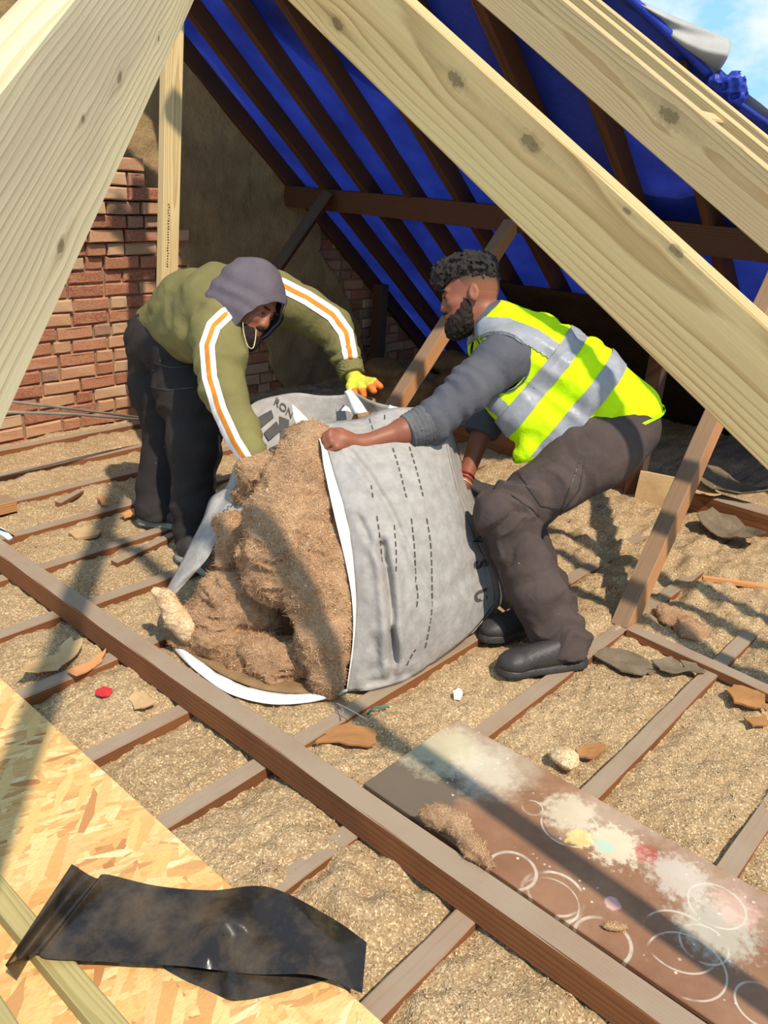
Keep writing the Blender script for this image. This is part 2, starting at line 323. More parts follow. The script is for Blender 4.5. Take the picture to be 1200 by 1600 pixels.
timber('diagonal_strut', ma-q*(ma.z+0.03)/q.z, mb, 0.075, 0.07, M['old_strut'], up=(-1, 0.1, 0.6), label='weathered diagonal strut rising behind the bag past the bearded face', cat='strut', wob=0.003)
la, lb = Vector(onY(432, 420, 3.9)), Vector(onY(512, 305, 3.9)); q = lb-la
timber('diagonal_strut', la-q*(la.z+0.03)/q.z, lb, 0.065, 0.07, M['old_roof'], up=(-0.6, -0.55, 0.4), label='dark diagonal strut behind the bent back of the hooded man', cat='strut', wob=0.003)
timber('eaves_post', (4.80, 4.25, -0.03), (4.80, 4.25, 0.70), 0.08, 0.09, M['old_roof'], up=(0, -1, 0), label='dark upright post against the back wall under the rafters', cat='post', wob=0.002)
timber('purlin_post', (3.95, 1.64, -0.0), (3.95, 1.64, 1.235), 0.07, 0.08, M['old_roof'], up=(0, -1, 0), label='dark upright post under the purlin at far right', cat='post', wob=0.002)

# ------------------------------------------------------------------ new timber
ar, cen = hip_arris, hip_mid
timber('hip_rafter', cen-hd*2.6, cen+hd*1.85, 0.05, 0.205, M['new_hip'], up=hn, label='big pale new hip rafter close to the camera at top left', cat='rafter', bev=0.004)
rd = Vector((0, 1, HS)).normalized(); rn = Vector((0, -HS, 1)).normalized()
def jack(xr, w, h, y0, y1, label, mt, dz=0.0):
    a = Vector((xr+w/2, y0, H0+dz+HS*y0)); b = Vector((xr+w/2, y1, H0+dz+HS*y1))
    return timber('jack_rafter', a, b, w, h, mt, up=rn, label=label, cat='rafter', group='new jack rafters', align=(0, -1), bev=0.003)
jack(1.385*.9, 0.046, 0.146, -1.45, 1.60, 'broad new rafter slanting across the middle of the picture above the vest', M['new_mid'], 0.0445)
jack(2.47, 0.05, 0.155, -1.45, 2.2, 'new rafter at upper right with a long split knot', M['new_right'] if 'new_right' in M else M['new'])
jack(2.70, 0.05, 0.15, -1.45, 1.93, 'new rafter directly behind the split-knot rafter at upper right', M['new'])
jack(2.88, 0.05, 0.15, -1.45, 1.70, 'new rafter farthest back at upper right, next to the tarpaulin', M['new'])
na = Vector(onX(1072, 150, 2.5)); ny_ = na.y
timber('noggin', (2.52, ny_, H0+HS*ny_-0.075), (2.70, ny_, H0+HS*ny_-0.075), 0.045, 0.10, M['new'], up=rn, label='short new noggin piece between the two upper right rafters', cat='timber')
# upright new post by the gable
timber('new_post', (2.395, 3.60, -0.03), (2.555, 3.60, 2.35), 0.095, 0.047, M['new_post'] if 'new_post' in M else M['new'], up=(0, -1, 0), label='slender new upright post standing by the brick gable behind the hooded man', cat='post', bev=0.002)

V = []; F = []; pmw = bpy.context.scene.objects['new_post'].matrix_world; rr = random.Random(5)
for i in range(34):
    x0 = 1.02+i*.0125 if i < 24 else .12+(i-24)*.0125; y0 = .012+rr.uniform(-.002, .002); b = len(V)
    for dx, dy in ((0, 0), (rr.uniform(.004, .008), 0), (rr.uniform(.004, .008), rr.uniform(.006, .011)), (0, rr.uniform(.006, .011))): V.append(pmw @ Vector((x0+dx, y0+dy, .0245)))
    F.append((b, b+1, b+2, b+3))
g = mesh_obj('grade_stamp', V, F, mat_plain('stamp_ink', C8(96, 74, 50), C8(84, 64, 44), 9), bpy.context.scene.objects['new_post']); tag(g, 'faded dark stamp marks on post', kind='stuff')
# ------------------------------------------------------------------ meshes from scalar fields
def surface_nets(F, org, h):
    """naive surface nets of a scalar grid F (negative inside) -> verts, quads"""
    ins = F < 0; nx, ny, nz = F.shape
    c = [ins[i:nx-1+i, j:ny-1+j, k:nz-1+k] for i in (0, 1) for j in (0, 1) for k in (0, 1)]
    s = sum(q.astype(np.int8) for q in c); act = (s > 0) & (s < 8)
    ids = np.full(act.shape, -1, np.int64); cells = np.argwhere(act); ids[act] = np.arange(len(cells))
    acc = np.zeros((len(cells), 3)); cnt = np.zeros(len(cells))
    ci, cj, ck = cells.T
    corners = [(i, j, k) for i in (0, 1) for j in (0, 1) for k in (0, 1)]
    for a in corners:
        for ax in range(3):
            if a[ax]: continue
            b = list(a); b[ax] = 1
            fa = F[ci+a[0], cj+a[1], ck+a[2]]; fb = F[ci+b[0], cj+b[1], ck+b[2]]
            x = (fa < 0) != (fb < 0)
            t = np.where(x, fa/np.where(x, fa-fb, 1), 0)
            p = np.array(a, float)[None, :].repeat(len(cells), 0); p[:, ax] += t
            acc[x] += p[x]; cnt[x] += 1
    V = org+h*(cells+acc/cnt[:, None])
    Q = []
    for ax in range(3):
        o = [(0, 0), (0, 1), (1, 1), (1, 0)]; u, w = [(1, 2), (2, 0), (0, 1)][ax]
        sl0 = [slice(None)]*3; sl1 = [slice(None)]*3; sl0[ax] = slice(0, -1); sl1[ax] = slice(1, None)
        d = ins[tuple(sl0)] != ins[tuple(sl1)]
        E = np.argwhere(d); E = E[(E[:, u] > 0) & (E[:, w] > 0) & (E[:, u] < F.shape[u]-1) & (E[:, w] < F.shape[w]-1)]
        if not len(E): continue
        fl_ = ins[tuple(E.T)]
        q = []
        for du, dw in o:
            c_ = E.copy(); c_[:, u] -= du; c_[:, w] -= dw; q.append(ids[tuple(c_.T)])
        q = np.stack(q, 1); q[fl_] = q[fl_][:, ::-1]; Q.append(q)
    return V, np.concatenate(Q)

class Cone:                                    # rounded cone from a to b; flat=(dir, k) squashes it along dir to k of its width
    def __init__(s, a, b, ra, rb, k=0.03, flat=None, sub=False):
        s.a = np.asarray(a, float); s.b = np.asarray(b, float); s.ra, s.rb, s.k, s.sub = ra, rb, k, sub
        s.flat = None if flat is None else (np.asarray(flat[0], float)/np.linalg.norm(flat[0]), flat[1])
    def box(s):
        r = max(s.ra, s.rb)*(max(1, s.flat[1]) if s.flat else 1)+s.k*1.5+0.04
        return np.minimum(s.a, s.b)-r, np.maximum(s.a, s.b)+r
    def d(s, P):
        ab = s.b-s.a; L2 = ab@ab+1e-12; h = np.clip(((P-s.a)@ab)/L2, 0, 1); q = P-s.a-h[..., None]*ab; r = s.ra+(s.rb-s.ra)*h
        if s.flat:
            dr, k = s.flat; c = q@dr; n2 = (q*q).sum(-1)-c*c; return (np.sqrt(np.maximum(n2, 0)+(c/k)**2)-r)*min(1, k)
        return np.sqrt((q*q).sum(-1))-r
class Ell:                                     # ellipsoid with axes given as rows
    def __init__(s, c, r, ax=None, k=0.03, sub=False):
        s.c = np.asarray(c, float); s.r = np.asarray(r, float); s.k = k; s.sub = sub
        s.ax = np.eye(3) if ax is None else np.asarray(ax, float)
    def box(s):
        r = max(s.r)+s.k*1.5+0.04; return s.c-r, s.c+r
    def d(s, P):
        q = (P-s.c)@s.ax.T; k0 = np.sqrt(((q/s.r)**2).sum(-1)); k1 = np.sqrt(((q/s.r**2)**2).sum(-1)); return np.where(k1 > 1e-9, k0*(k0-1)/np.maximum(k1, 1e-9), -min(s.r))
def field(prims, P, grow=0.0):
    F = np.full(P.shape[:-1], 1.0)
    for p in prims:
        d = p.d(P)-grow; F = _smin(F, d, p)
    return F
def _smin(F, d, p):
    k = max(p.k, 1e-4)
    if p.sub:
        h = np.clip(0.5-0.5*(F+d)/k, 0, 1); return F*(1-h)-d*h+k*h*(1-h)
    h = np.clip(0.5+0.5*(F-d)/k, 0, 1); return F*(1-h)+d*h-k*h*(1-h)
def sdf_mesh(prims, h, grow=0.0, disp=None, pad=0.0, cut=None):
    bs = [p.box() for p in prims if not p.sub]
    lo = np.min([b[0] for b in bs], 0)-grow-pad; hi = np.max([b[1] for b in bs], 0)+grow+pad
    n = np.ceil((hi-lo)/h).astype(int)+1
    F = np.full(n, 1.0, np.float32)
    axs = [lo[i]+h*np.arange(n[i]) for i in range(3)]
    for p in prims:
        a, b = p.box(); i0 = np.maximum(((a-grow-lo)/h).astype(int), 0); i1 = np.minimum(((b+grow-lo)/h).astype(int)+2, n)
        if (i1 <= i0).any(): continue
        sl = tuple(slice(i0[i], i1[i]) for i in range(3))
        P = np.stack(np.meshgrid(*[axs[i][sl[i]] for i in range(3)], indexing='ij'), -1)
        F[sl] = _smin(F[sl], p.d(P)-grow, p)
    if disp is not None or cut is not None:
        near = np.abs(F) < 0.06; ii = np.argwhere(near); P = lo+h*ii
        f = F[near]
        if disp is not None: f = f-disp(P)
        if cut is not None: f = cut(P, f)
        F[near] = f
    return surface_nets(F, lo, h)
def relax(V, Q, it=2, lam=0.5):
    for _ in range(it):
        A = np.zeros_like(V); c = np.zeros(len(V))
        for i in range(4):
            for j in ((i+1) % 4, (i-1) % 4): np.add.at(A, Q[:, i], V[Q[:, j]]); np.add.at(c, Q[:, i], 1)
        V = V*(1-lam)+lam*A/np.maximum(c, 1)[:, None]
    return V
def vnormals(V, F):
    n = np.zeros_like(V)
    if F.shape[1] == 4: fn = np.cross(V[F[:, 2]]-V[F[:, 0]], V[F[:, 3]]-V[F[:, 1]])
    else: fn = np.cross(V[F[:, 1]]-V[F[:, 0]], V[F[:, 2]]-V[F[:, 0]])
    for i in range(F.shape[1]): np.add.at(n, F[:, i], fn)
    return n/(np.linalg.norm(n, axis=1)[:, None]+1e-12)
def tris(F): return F if F.shape[1] == 3 else np.concatenate([F[:, [0, 1, 2]], F[:, [0, 2, 3]]])
def clip(V, F, s):
    """keep the part of a triangle mesh where the vertex field s is >= 0, with a clean cut"""
    F = tris(F); pos = s >= 0; k = pos[F].sum(1)
    out = [F[k == 3]]; NV = list(V); cache = {}
    def mid(a, b):
        key = (min(a, b), max(a, b))
        if key not in cache:
            t = s[a]/(s[a]-s[b]); cache[key] = len(NV); NV.append(V[a]+(V[b]-V[a])*t)
        return cache[key]
    ex = []
    for f in F[(k > 0) & (k < 3)]:
        poly = []
        for i in range(3):
            a, b = f[i], f[(i+1) % 3]
            if pos[a]: poly.append(a)
            if pos[a] != pos[b]: poly.append(mid(a, b))
        for i in range(1, len(poly)-1): ex.append((poly[0], poly[i], poly[i+1]))
    F2 = np.concatenate([out[0], np.array(ex, int).reshape(-1, 3)]); NV = np.array(NV)
    u, inv = np.unique(F2, return_inverse=True)
    return NV[u], inv.reshape(-1, 3), u
def clipf(V, F, fn):                           # clip by a function of position
    a, b, _ = clip(V, F, fn(V)); return a, b
def seg_dist(P, pts):
    """distance to a polyline and arc-length parameter"""
    best = np.full(len(P), 1e9); par = np.zeros(len(P)); acc = 0
    for a, b in zip(pts[:-1], pts[1:]):
        ab = b-a; L_ = np.linalg.norm(ab); h = np.clip((P-a)@ab/(L_*L_), 0, 1); d = np.linalg.norm(P-a-h[:, None]*ab, axis=1)
        q = d < best; best[q] = d[q]; par[q] = acc+h[q]*L_; acc += L_
    return best, par

# ------------------------------------------------------------------ gable wall: mortar, bricks, plaster
WY = 4.36
m = Mat('mortar', 0.95, 0.1); v = m.coord(); m.col(m.mix(m.ramp(m.noise(v, 12, 5, .7), [(.35, K(0)), (.65, K(1))]), C8(176, 148, 116), C8(136, 108, 82))); m.bump(m.noise(v, 60, 5, .7), 0.8, 0.012); M['mortar'] = m.m
m = Mat('brick', 0.9, 0.15); v = m.coord(rnd=True); oi = m.n('ShaderNodeObjectInfo')
c = m.ramp(oi.outputs['Random'], [(0, C8(178, 108, 78)), (.2, C8(200, 146, 108)), (.42, C8(164, 92, 66)), (.58, C8(206, 164, 126)), (.75, C8(188, 124, 92)), (.9, C8(160, 116, 92))], 'CONSTANT')
c = m.mix(m.math('MULTIPLY', m.ramp(m.noise(v, 14, 5, .7), [(.42, K(0)), (.7, K(1))]), 0.7), c, C8(212, 178, 140))
c = m.mix(m.math('MULTIPLY', m.ramp(m.noise(v, 30, 4, .7), [(.55, K(0)), (.75, K(1))]), 0.5), c, C8(104, 66, 50))
m.col(c); m.bump(m.noise(v, 70, 5, .7), 0.7, 0.008); M['brick'] = m.m
m = Mat('old_plaster', 0.95, 0.1); v = m.coord()
c = m.mix(m.ramp(m.noise(v, 2.2, 6, .65), [(.3, K(0)), (.7, K(1))]), C8(174, 146, 102), C8(134, 108, 74))
c = m.mix(m.math('MULTIPLY', m.ramp(m.noise(v, 9, 6, .75), [(.5, K(0)), (.75, K(1))]), 0.5), c, C8(96, 78, 54))
m.col(c); b = m.bump(m.noise(v, 7, 6, .7), 0.7, 0.03); m.bump(m.noise(v, 90, 3, .7), 0.4, 0.006, b); M['plaster'] = m.m

def box_mesh(name, x0, x1, y0, y1, z0, z1, mat, parent=None):
    V = [(x, y, z) for x in (x0, x1) for y in (y0, y1) for z in (z0, z1)]
    return mesh_obj(name, V, [(0, 1, 3, 2), (4, 6, 7, 5), (0, 4, 5, 1), (2, 3, 7, 6), (0, 2, 6, 4), (1, 5, 7, 3)], mat, parent)
def gab(x, o=0.0): return np.minimum(RZ+0.11-SL*(x-RX), 2.72+0.8*(x-2.2)*0)+o
# gable outline, following the roof slope on the right
pts = [(-0.4, -0.3), (5.95, -0.3), (5.95, -0.2), (2.2, 2.80), (-0.4, 0.72)]
V = [(x, WY+0.012, z) for x, z in pts]+[(x, WY+0.23, z) for x, z in pts]; n = len(pts)
wall = mesh_obj('wall_back', V, [tuple(range(n)), tuple(range(n, 2*n))[::-1]]+[(i, i+n, (i+1) % n+n, (i+1) % n) for i in range(n)], M['mortar'])
tag(wall, 'gable end wall of red brick with patches of old plaster', 'wall', kind='structure')

def poly_field(x, z, P):                       # signed distance to a polygon, positive inside
    P = np.asarray(P, float); d = np.full(x.shape, 1e9); ins = np.zeros(x.shape, bool)
    for (ax, az), (bx, bz) in zip(P, np.roll(P, -1, 0)):
        ex, ez = bx-ax, bz-az; t = np.clip(((x-ax)*ex+(z-az)*ez)/(ex*ex+ez*ez), 0, 1); d = np.minimum(d, np.hypot(x-ax-t*ex, z-az-t*ez))
        c = (az > z) != (bz > z); ins ^= c & (x < (bx-ax)*(z-az)/np.where(abs(bz-az) < 1e-9, 1e-9, bz-az)+ax)
    return np.where(ins, d, -d)
def wp(lst): return [tuple(onY(a, b, WY)[[0, 2]]) for a, b in lst]
EXPOSED = [wp([(-150, 760), (-60, 250), (178, 292), (205, 300), (232, 330), (262, 372), (292, 412), (262, 470), (262, 720), (60, 790)]),
           wp([(345, 560), (375, 530), (410, 532), (425, 575), (438, 600), (452, 640), (455, 700), (340, 700)]),
           wp([(497, 350), (492, 395), (520, 425), (545, 470), (566, 545), (600, 600), (760, 620), (720, 560), (520, 345)])]
def exposed(x, z, nz=0.028):
    f = np.max([poly_field(x, z, P) for P in EXPOSED], 0); p = np.stack([x*7, z*7, x*0], -1); return f+nz*fbm(p, 3, 4)
bm_protos = []
for s in range(7):
    V = []; rr = random.Random(s)
    for yy, ins in ((0.11, 0), (0.004, 0), (-0.006, 0.007)):
        for sx, sz_ in ((-1, -1), (0, -1), (1, -1), (1, 1), (0, 1), (-1, 1)):
            V.append((sx*(0.5-ins/0.2)+rr.uniform(-.008, .008), yy+(rr.uniform(-.004, .004) if yy < 0.1 else 0), sz_*(0.5-ins/0.066)+rr.uniform(-.035, .035)))
    F = [(i*6+k, i*6+(k+1) % 6, (i+1)*6+(k+1) % 6, (i+1)*6+k) for i in range(2) for k in range(6)]+[(12, 13, 14, 17), (17, 14, 15, 16)]
    me = bpy.data.meshes.new('brick'); me.from_pydata(V, [], F); me.materials.append(M['brick']); bm_protos.append(me)
nb = 0; row = 0; z = -0.16
while z < 1.5:
    x = 1.45-(row % 2)*0.11+random.uniform(-.02, .02); hdr = False
    while x < 5.6:
        Lb = 0.105 if random.random() < 0.3 else 0.215
        xc, zc = x+Lb/2, z+0.0325
        e = exposed(np.array([xc]), np.array([zc]), 0)[0]
        if e > -0.13 and zc < gab(xc)-0.05 and nb < 296:
            if xc < 3.2 and zc > 0.86: out = min(0.10, 0.10*(zc-0.86)/0.40+random.uniform(-.015, .02))
            else: out = random.uniform(-0.003, 0.006)
            o = bpy.data.objects.new('brick', random.choice(bm_protos)); COL.objects.link(o); o.parent = wall
            o.location = (xc, WY-out, zc); o.scale = (Lb-0.006, 1, 0.066); o.rotation_euler = (0, random.uniform(-.012, .012), random.uniform(-.02, .02)); nb += 1
        x += Lb+0.009
    z += 0.0745; row += 1
print('bricks', nb)
gx = np.arange(-0.4, 5.95, 0.025); gz = np.arange(-0.25, 2.78, 0.025); A, B = np.meshgrid(gx, gz, indexing='ij')
p = np.stack([A, B, A*0], -1); D = 0.020+0.012*fbm(p*3, 3, 2)+0.004*fbm(p*14, 2, 6)
nx, ny = A.shape; idx = np.arange(nx*ny).reshape(nx, ny); Fq = np.stack([idx[:-1, :-1], idx[1:, :-1], idx[1:, 1:], idx[:-1, 1:]], -1).reshape(-1, 4)
V = np.stack([A, WY-D, B], -1).reshape(-1, 3)
s = -exposed(V[:, 0], V[:, 2]); V, Fq, _ = clip(V, Fq, s)
s = np.minimum(gab(V[:, 0], -0.02), 2.70+0.8*(V[:, 0]-2.2)-0.02)-V[:, 2]; V, Fq, _ = clip(V, Fq, s)
o = mesh_obj('plaster', V, Fq, M['plaster'], wall, True); solid(o, 0.03); tag(o, 'ragged sheet of old tan plaster')
# bricks of the far party patch are dusty: nothing more to do there

# ------------------------------------------------------------------ tarpaulin over the old roof
m = Mat('blue_tarpaulin', 0.4, 0.3); v = m.coord()
bc = m.mix(m.ramp(m.noise(v, 3.5, 4), [(.35, K(0)), (.7, K(1))]), C8(48, 68, 172), C8(34, 48, 132)); m.col(bc)
tr = m.n('ShaderNodeBsdfTranslucent'); m.l(m.mix(1.0, bc, C8(70, 90, 230), 'MULTIPLY') if False else bc, tr.inputs['Color'])
ms = m.n('ShaderNodeMixShader'); ms.inputs[0].default_value = 0.24; m.l(m.b.outputs[0], ms.inputs[1]); m.l(tr.outputs[0], ms.inputs[2]); m.l(ms.outputs[0], m.o.inputs[0])
bn = m.bump(m.noise(v, 9, 4, .6), 0.4, 0.02); M['tarp'] = m.m
M['membrane'] = mat_plain('grey_membrane', C8(172, 168, 158), C8(150, 146, 138), 8, 0.6, 0.3, (14, 0.3, 0.01))
def slope_sheet(name, x0, x1, y0, y1, off, mat, n=(70, 90), rip=0.012, cutf=None, sag=0.02):
    A, B = np.meshgrid(np.linspace(x0, x1, n[0]), np.linspace(y0, y1, n[1]), indexing='ij')
    p = np.stack([A*1.6, B*3.0, A*0], -1)
    Z = RZ-SL*(A-RX)+0.128+off+rip*fbm(p*1.3, 3, 12)
    ph = ((4.012-B) % 0.353)/0.353; Z -= sag*np.sin(PI*ph)**2*(0.6+0.8*np.abs(vnoise(p*2.2, 4)))
    nx, ny = A.shape; idx = np.arange(nx*ny).reshape(nx, ny); F = np.stack([idx[:-1, :-1], idx[1:, :-1], idx[1:, 1:], idx[:-1, 1:]], -1).reshape(-1, 4)
    V = np.stack([A, B, Z], -1).reshape(-1, 3)
    if cutf is not None: V, F, _ = clip(V, F, cutf(V))
    return mesh_obj(name, V, F, mat, None, True)
def hipB(V): return V[:, 0]-(3.123-(V[:, 1]-1.656)*1.026)          # positive east of the far hip line
tarp = slope_sheet('blue_tarpaulin', 2.76, 5.95, -0.9, 4.5, 0.004, M['tarp'], (110, 150), cutf=hipB)
tag(tarp, 'blue tarpaulin sheet spread over the old rafters', 'tarpaulin')
def stepcut(V):
    lim = np.interp(V[:, 1], [0.2, 2.1, 2.25, 2.6, 3.0, 3.35, 3.62, 3.72, 4.0], [4.25, 4.2, 3.85, 3.62, 3.42, 3.32, 3.15, 2.85, 2.8])+.03*np.sin(V[:, 1]*17)
    hole = np.maximum(np.abs(V[:, 1]-1.70)-.13, np.abs(V[:, 0]-3.66)-.24)
    return np.minimum(np.minimum(hipB(V), lim-V[:, 0]), hole)
mem = slope_sheet('grey_roofing_membrane', 2.76, 4.6, 0.2, 3.95, 0.035, M['membrane'], (80, 110), cutf=stepcut, sag=0.01)
tag(mem, 'grey roofing membrane laid over the upper part of the blue sheet', 'membrane')

# rolled edge of the sheet, the loose roll of membrane and the bunched end at the top right
pe = [at(930, -50, 2.93), at(985, -2, 2.945), at(1050, 58, 3.005), at(1108, 118, 3.08)]
tube('tarpaulin_hem', pe, .017, M['tarp'], tarp, 8, 20)
tube('tarpaulin_hem', [at(1150, 158, 3.1), at(1178, 178, 3.12), at(1215, 204, 3.15), at(1300, 270, 3.2)], .010, M['tarp'], tarp, 8, 14)
A_ = catmull([(975, -14, 2.96), (1012, 6, 2.97), (1050, 24, 2.99), (1100, 45, 3.02), (1139, 60, 3.05)], 30); B_ = catmull([(975, 0, 2.99), (1012, 32, 3.01), (1052, 70, 3.04), (1088, 104, 3.08), (1112, 121, 3.1)], 30); V = []; kk = 16
for i in range(30):
    for j in range(kk):
        w = j/(kk-1); u = i/29; e = A_[i]*(1-w)+B_[i]*w; bx = 12*u**4*math.sin(PI*w)**.6; V.append(at(e[0]+bx, e[1]-2*math.sin(PI*w), e[2]-.06*math.sin(PI*w)*(.4+.6*u)+.014*math.sin(u*7+w*9)))
o = mesh_obj('membrane_roll', V, [(i*kk+j, i*kk+j+1, (i+1)*kk+j+1, (i+1)*kk+j) for i in range(29) for j in range(kk-1)], M['membrane'], None, True); solid(o, .003)
tag(o, 'loose curl of grey membrane standing up against the sky at top right', 'membrane')
V, Q = sdf_mesh([Cone(at(1116, 126, 3.08), at(1146, 130, 3.08), .018, .028, .02), Cone(at(1142, 126, 3.08), at(1156, 152, 3.1), .026, .018, .02), Cone(at(1125, 135, 3.1), at(1155, 160, 3.12), .02, .012, .02)], .005, disp=lambda P: .015*(1-2*np.abs(vnoise(P*np.array([30, 30, 44]), 5)))+.004*vnoise(P*60, 6))
o = mesh_obj('tarpaulin_bunch', V, Q, M['tarp'], None, False); tag(o, 'bunched crumpled end of the blue sheet below the membrane curl', 'tarpaulin')
# ------------------------------------------------------------------ boards and sheets in the foreground
m = Mat('strand_board', 0.7, 0.25); v = m.coord()
def strands(ang, sc, th, seed):
    mp = m.n('ShaderNodeMapping', vector_type='TEXTURE'); m.l(v, mp.inputs[0]); mp.inputs['Rotation'].default_value = (0, 0, ang); mp.inputs['Location'].default_value = (seed*3.1, seed*1.7, 0); mp.inputs['Scale'].default_value = (1/(sc*0.2), 1/sc, 1)
    vo = m.n('ShaderNodeTexVoronoi', feature='F1', voronoi_dimensions='2D'); 
    nz = m.n('ShaderNodeTexNoise'); m.l(v, nz.inputs['Vector']); nz.inputs['Scale'].default_value = 9
    ad = m.vmath('ADD', mp.outputs[0], m.vmath('MULTIPLY', nz.outputs['Color'], (0.5, 0.5, 0))); m.l(ad, vo.inputs['Vector']); vo.inputs['Scale'].default_value = 1.0
    return m.sep(vo.outputs['Color']), vo.outputs['Distance']
c = C8(226, 192, 128); hgt = None
pal = [(0.0, C8(226, 194, 134)), (0.3, C8(214, 174, 108)), (0.5, C8(198, 150, 90)), (0.72, C8(222, 188, 126)), (0.84, C8(172, 112, 66)), (0.9, C8(206, 160, 98)), (1.0, C8(232, 206, 154))]
for ang, sc, seed in ((0.5, 60, 1), (-0.9, 52, 2), (1.35, 64, 3), (0.1, 44, 4), (2.5, 56, 5), (-0.3, 75, 6), (0.8, 40, 7)):
    cc, dd = strands(ang, sc, 0, seed)
    k = m.ramp(cc[1], [(0.62, K(0)), (0.66, K(1))]) if seed > 1 else K(1.0)
    col_ = m.ramp(cc[0], pal); c = m.mix(k, c, col_)
fn = m.n('ShaderNodeMapping'); m.l(v, fn.inputs[0]); fn.inputs['Scale'].default_value = (60, 260, 1); fn.inputs['Rotation'].default_value = (0, 0, .4)
c = m.mix(m.math('MULTIPLY', m.ramp(m.noise(fn.outputs[0], 1, 3), [(.45, K(0)), (.7, K(1))]), 0.4), c, C8(180, 128, 74))
m.col(c); m.bump(m.noise(v, 60, 4, .7), 0.3, 0.004); M['osb'] = m.m
def slab(name, x0, x1, y0, y1, z0, z1, mat, label, cat, bev=0.002):
    bm = bmesh.new(); bmesh.ops.create_cube(bm, size=1)
    for q in bm.verts: q.co = Vector(((x0+x1)/2+q.co.x*(x1-x0), (y0+y1)/2+q.co.y*(y1-y0), (z0+z1)/2+q.co.z*(z1-z0)))
    bmesh.ops.bevel(bm, geom=bm.edges[:], offset=bev, segments=1, affect='EDGES')
    me = bpy.data.meshes.new(name); bm.to_mesh(me); bm.free(); return tag(link(name, me, mat), label, cat)
slab('strand_board', -0.37, 0.852, -1.1, 2.9, 0.006, 0.024, M['osb'], 'golden strand board sheet laid over the joists at lower left', 'board')
b0, b1, b2, b3 = fl(0, 1362, .062), fl(207, 1600, .062), fl(0, 1424, .062), fl(134, 1600, .062)
u = Vector(b1-b0).normalized(); cenA = Vector((b0+b2)/2); wdt = abs((Vector(b2-b0)-u*Vector(b2-b0).dot(u)).length)
mid = Vector((b0+b1+b2+b3)/4); mid.z = 0.0245
timber('treated_batten', mid-u*0.9, mid+u*0.75, wdt, 0.038, M['new_green'], label='greenish treated batten lying on the strand board under the black plastic', cat='batten', align=(0, 1))
b0, b1 = Vector(fl(0, 1553, .062)), Vector(fl(31, 1600, .062)); u = (b1-b0).normalized(); s_ = u.cross(Vector((0, 0, 1))); s_ = -s_ if s_.dot(Vector(_r)) > 0 else s_
p = b0+s_*0.03; p.z = 0.0245
timber('treated_batten', p-u*0.5, p+u*0.5, 0.06, 0.038, M['new_green'], label='greenish treated batten in the bottom left corner of the picture', cat='batten', align=(0, 1))

# painted hardboard
m = Mat('paint_splashed_board', 0.6, 0.35); v = m.coord(); o3 = m.sep(v)
c = m.mix(m.ramp(m.noise(v, 5, 5, .6), [(.3, K(0)), (.7, K(1))]), C8(128, 90, 64), C8(150, 112, 84))
c = m.mix(m.math('MULTIPLY', m.ramp(m.noise(v, 22, 5, .7), [(.45, K(0)), (.7, K(1))]), 0.35), c, C8(108, 74, 52))
def blotch(center, r, colr, sc, lo, hi, amt, ell=(1, 1, 1)):
    global c
    d = m.n('ShaderNodeVectorMath', operation='LENGTH'); m.l(m.vmath('MULTIPLY', m.vmath('SUBTRACT', v, tuple(center)), ell), d.inputs[0])
    fall = m.ramp(m.math('DIVIDE', d.outputs['Value'], r), [(0.2, K(1)), (1.0, K(0))])
    k = m.math('MULTIPLY', fall, 1.0); n_ = m.noise(v, sc, 6, .72); k = m.ramp(m.math('ADD', m.math('MULTIPLY', n_, 0.7), m.math('MULTIPLY', k, 0.42)), [(lo, K(0)), (hi, K(1))])
    k = m.math('MULTIPLY', m.math('MULTIPLY', k, amt*0.72), m.ramp(fall, [(0, K(0)), (.2, K(1))])); c = m.mix(k, c, colr)
def ring(center, r, w, colr, sc=9, lo=.42):
    global c
    d = m.n('ShaderNodeVectorMath', operation='LENGTH'); m.l(m.vmath('SUBTRACT', v, tuple(center)), d.inputs[0])
    e = m.math('ABSOLUTE', m.math('SUBTRACT', d.outputs['Value'], r)); k = m.ramp(m.math('DIVIDE', e, w), [(0.5, K(1)), (1.0, K(0))])
    k = m.math('MULTIPLY', k, m.ramp(m.noise(m.vmath('ADD', v, tuple(center)), sc, 3, .6), [(lo, K(0)), (lo+.12, K(1))])); c = m.mix(m.math('MULTIPLY', k, 0.6), c, colr)
BZ = 0.022
def bp(x, y): q = fl(x, y, BZ); return (q[0], q[1], BZ)
WHT = C8(206, 198, 178)
blotch(bp(620, 1215), 0.22, C8(96, 88, 74), 14, .36, .5, 1.2)  # dark patch at the left end: grey dust plus cast shadow painted into the colour
blotch(bp(760, 1180), 0.3, C8(186, 172, 148), 9, .56, .8, 1.0)
blotch(bp(960, 1270), 0.3, C8(186, 166, 142), 9, .56, .8, .8)
blotch(bp(1120, 1380), 0.3, C8(180, 160, 138), 9, .56, .8, .8)
blotch(bp(680, 1165), 0.17, C8(196, 186, 152), 24, .44, .66, 0.85)
blotch(bp(760, 1205), 0.15, C8(206, 196, 172), 26, .48, .7, 0.75)
blotch(bp(890, 1270), 0.12, C8(216, 206, 176), 40, .52, .66, 0.75)
blotch(bp(960, 1320), 0.12, C8(224, 212, 180), 55, .55, .64, 0.8)
blotch(bp(905, 1310), 0.05, C8(228, 208, 128), 60, .5, .6, 0.8)
blotch(bp(945, 1322), 0.035, C8(150, 196, 176), 70, .5, .6, 0.8)
blotch(bp(1010, 1335), 0.06, C8(170, 62, 58), 80, .58, .64, 0.8)
blotch(bp(957, 1412), 0.022, C8(226, 176, 172), 60, .36, .46, 0.9)
blotch(bp(1060, 1370), 0.13, C8(206, 198, 182), 50, .55, .68, 0.7)
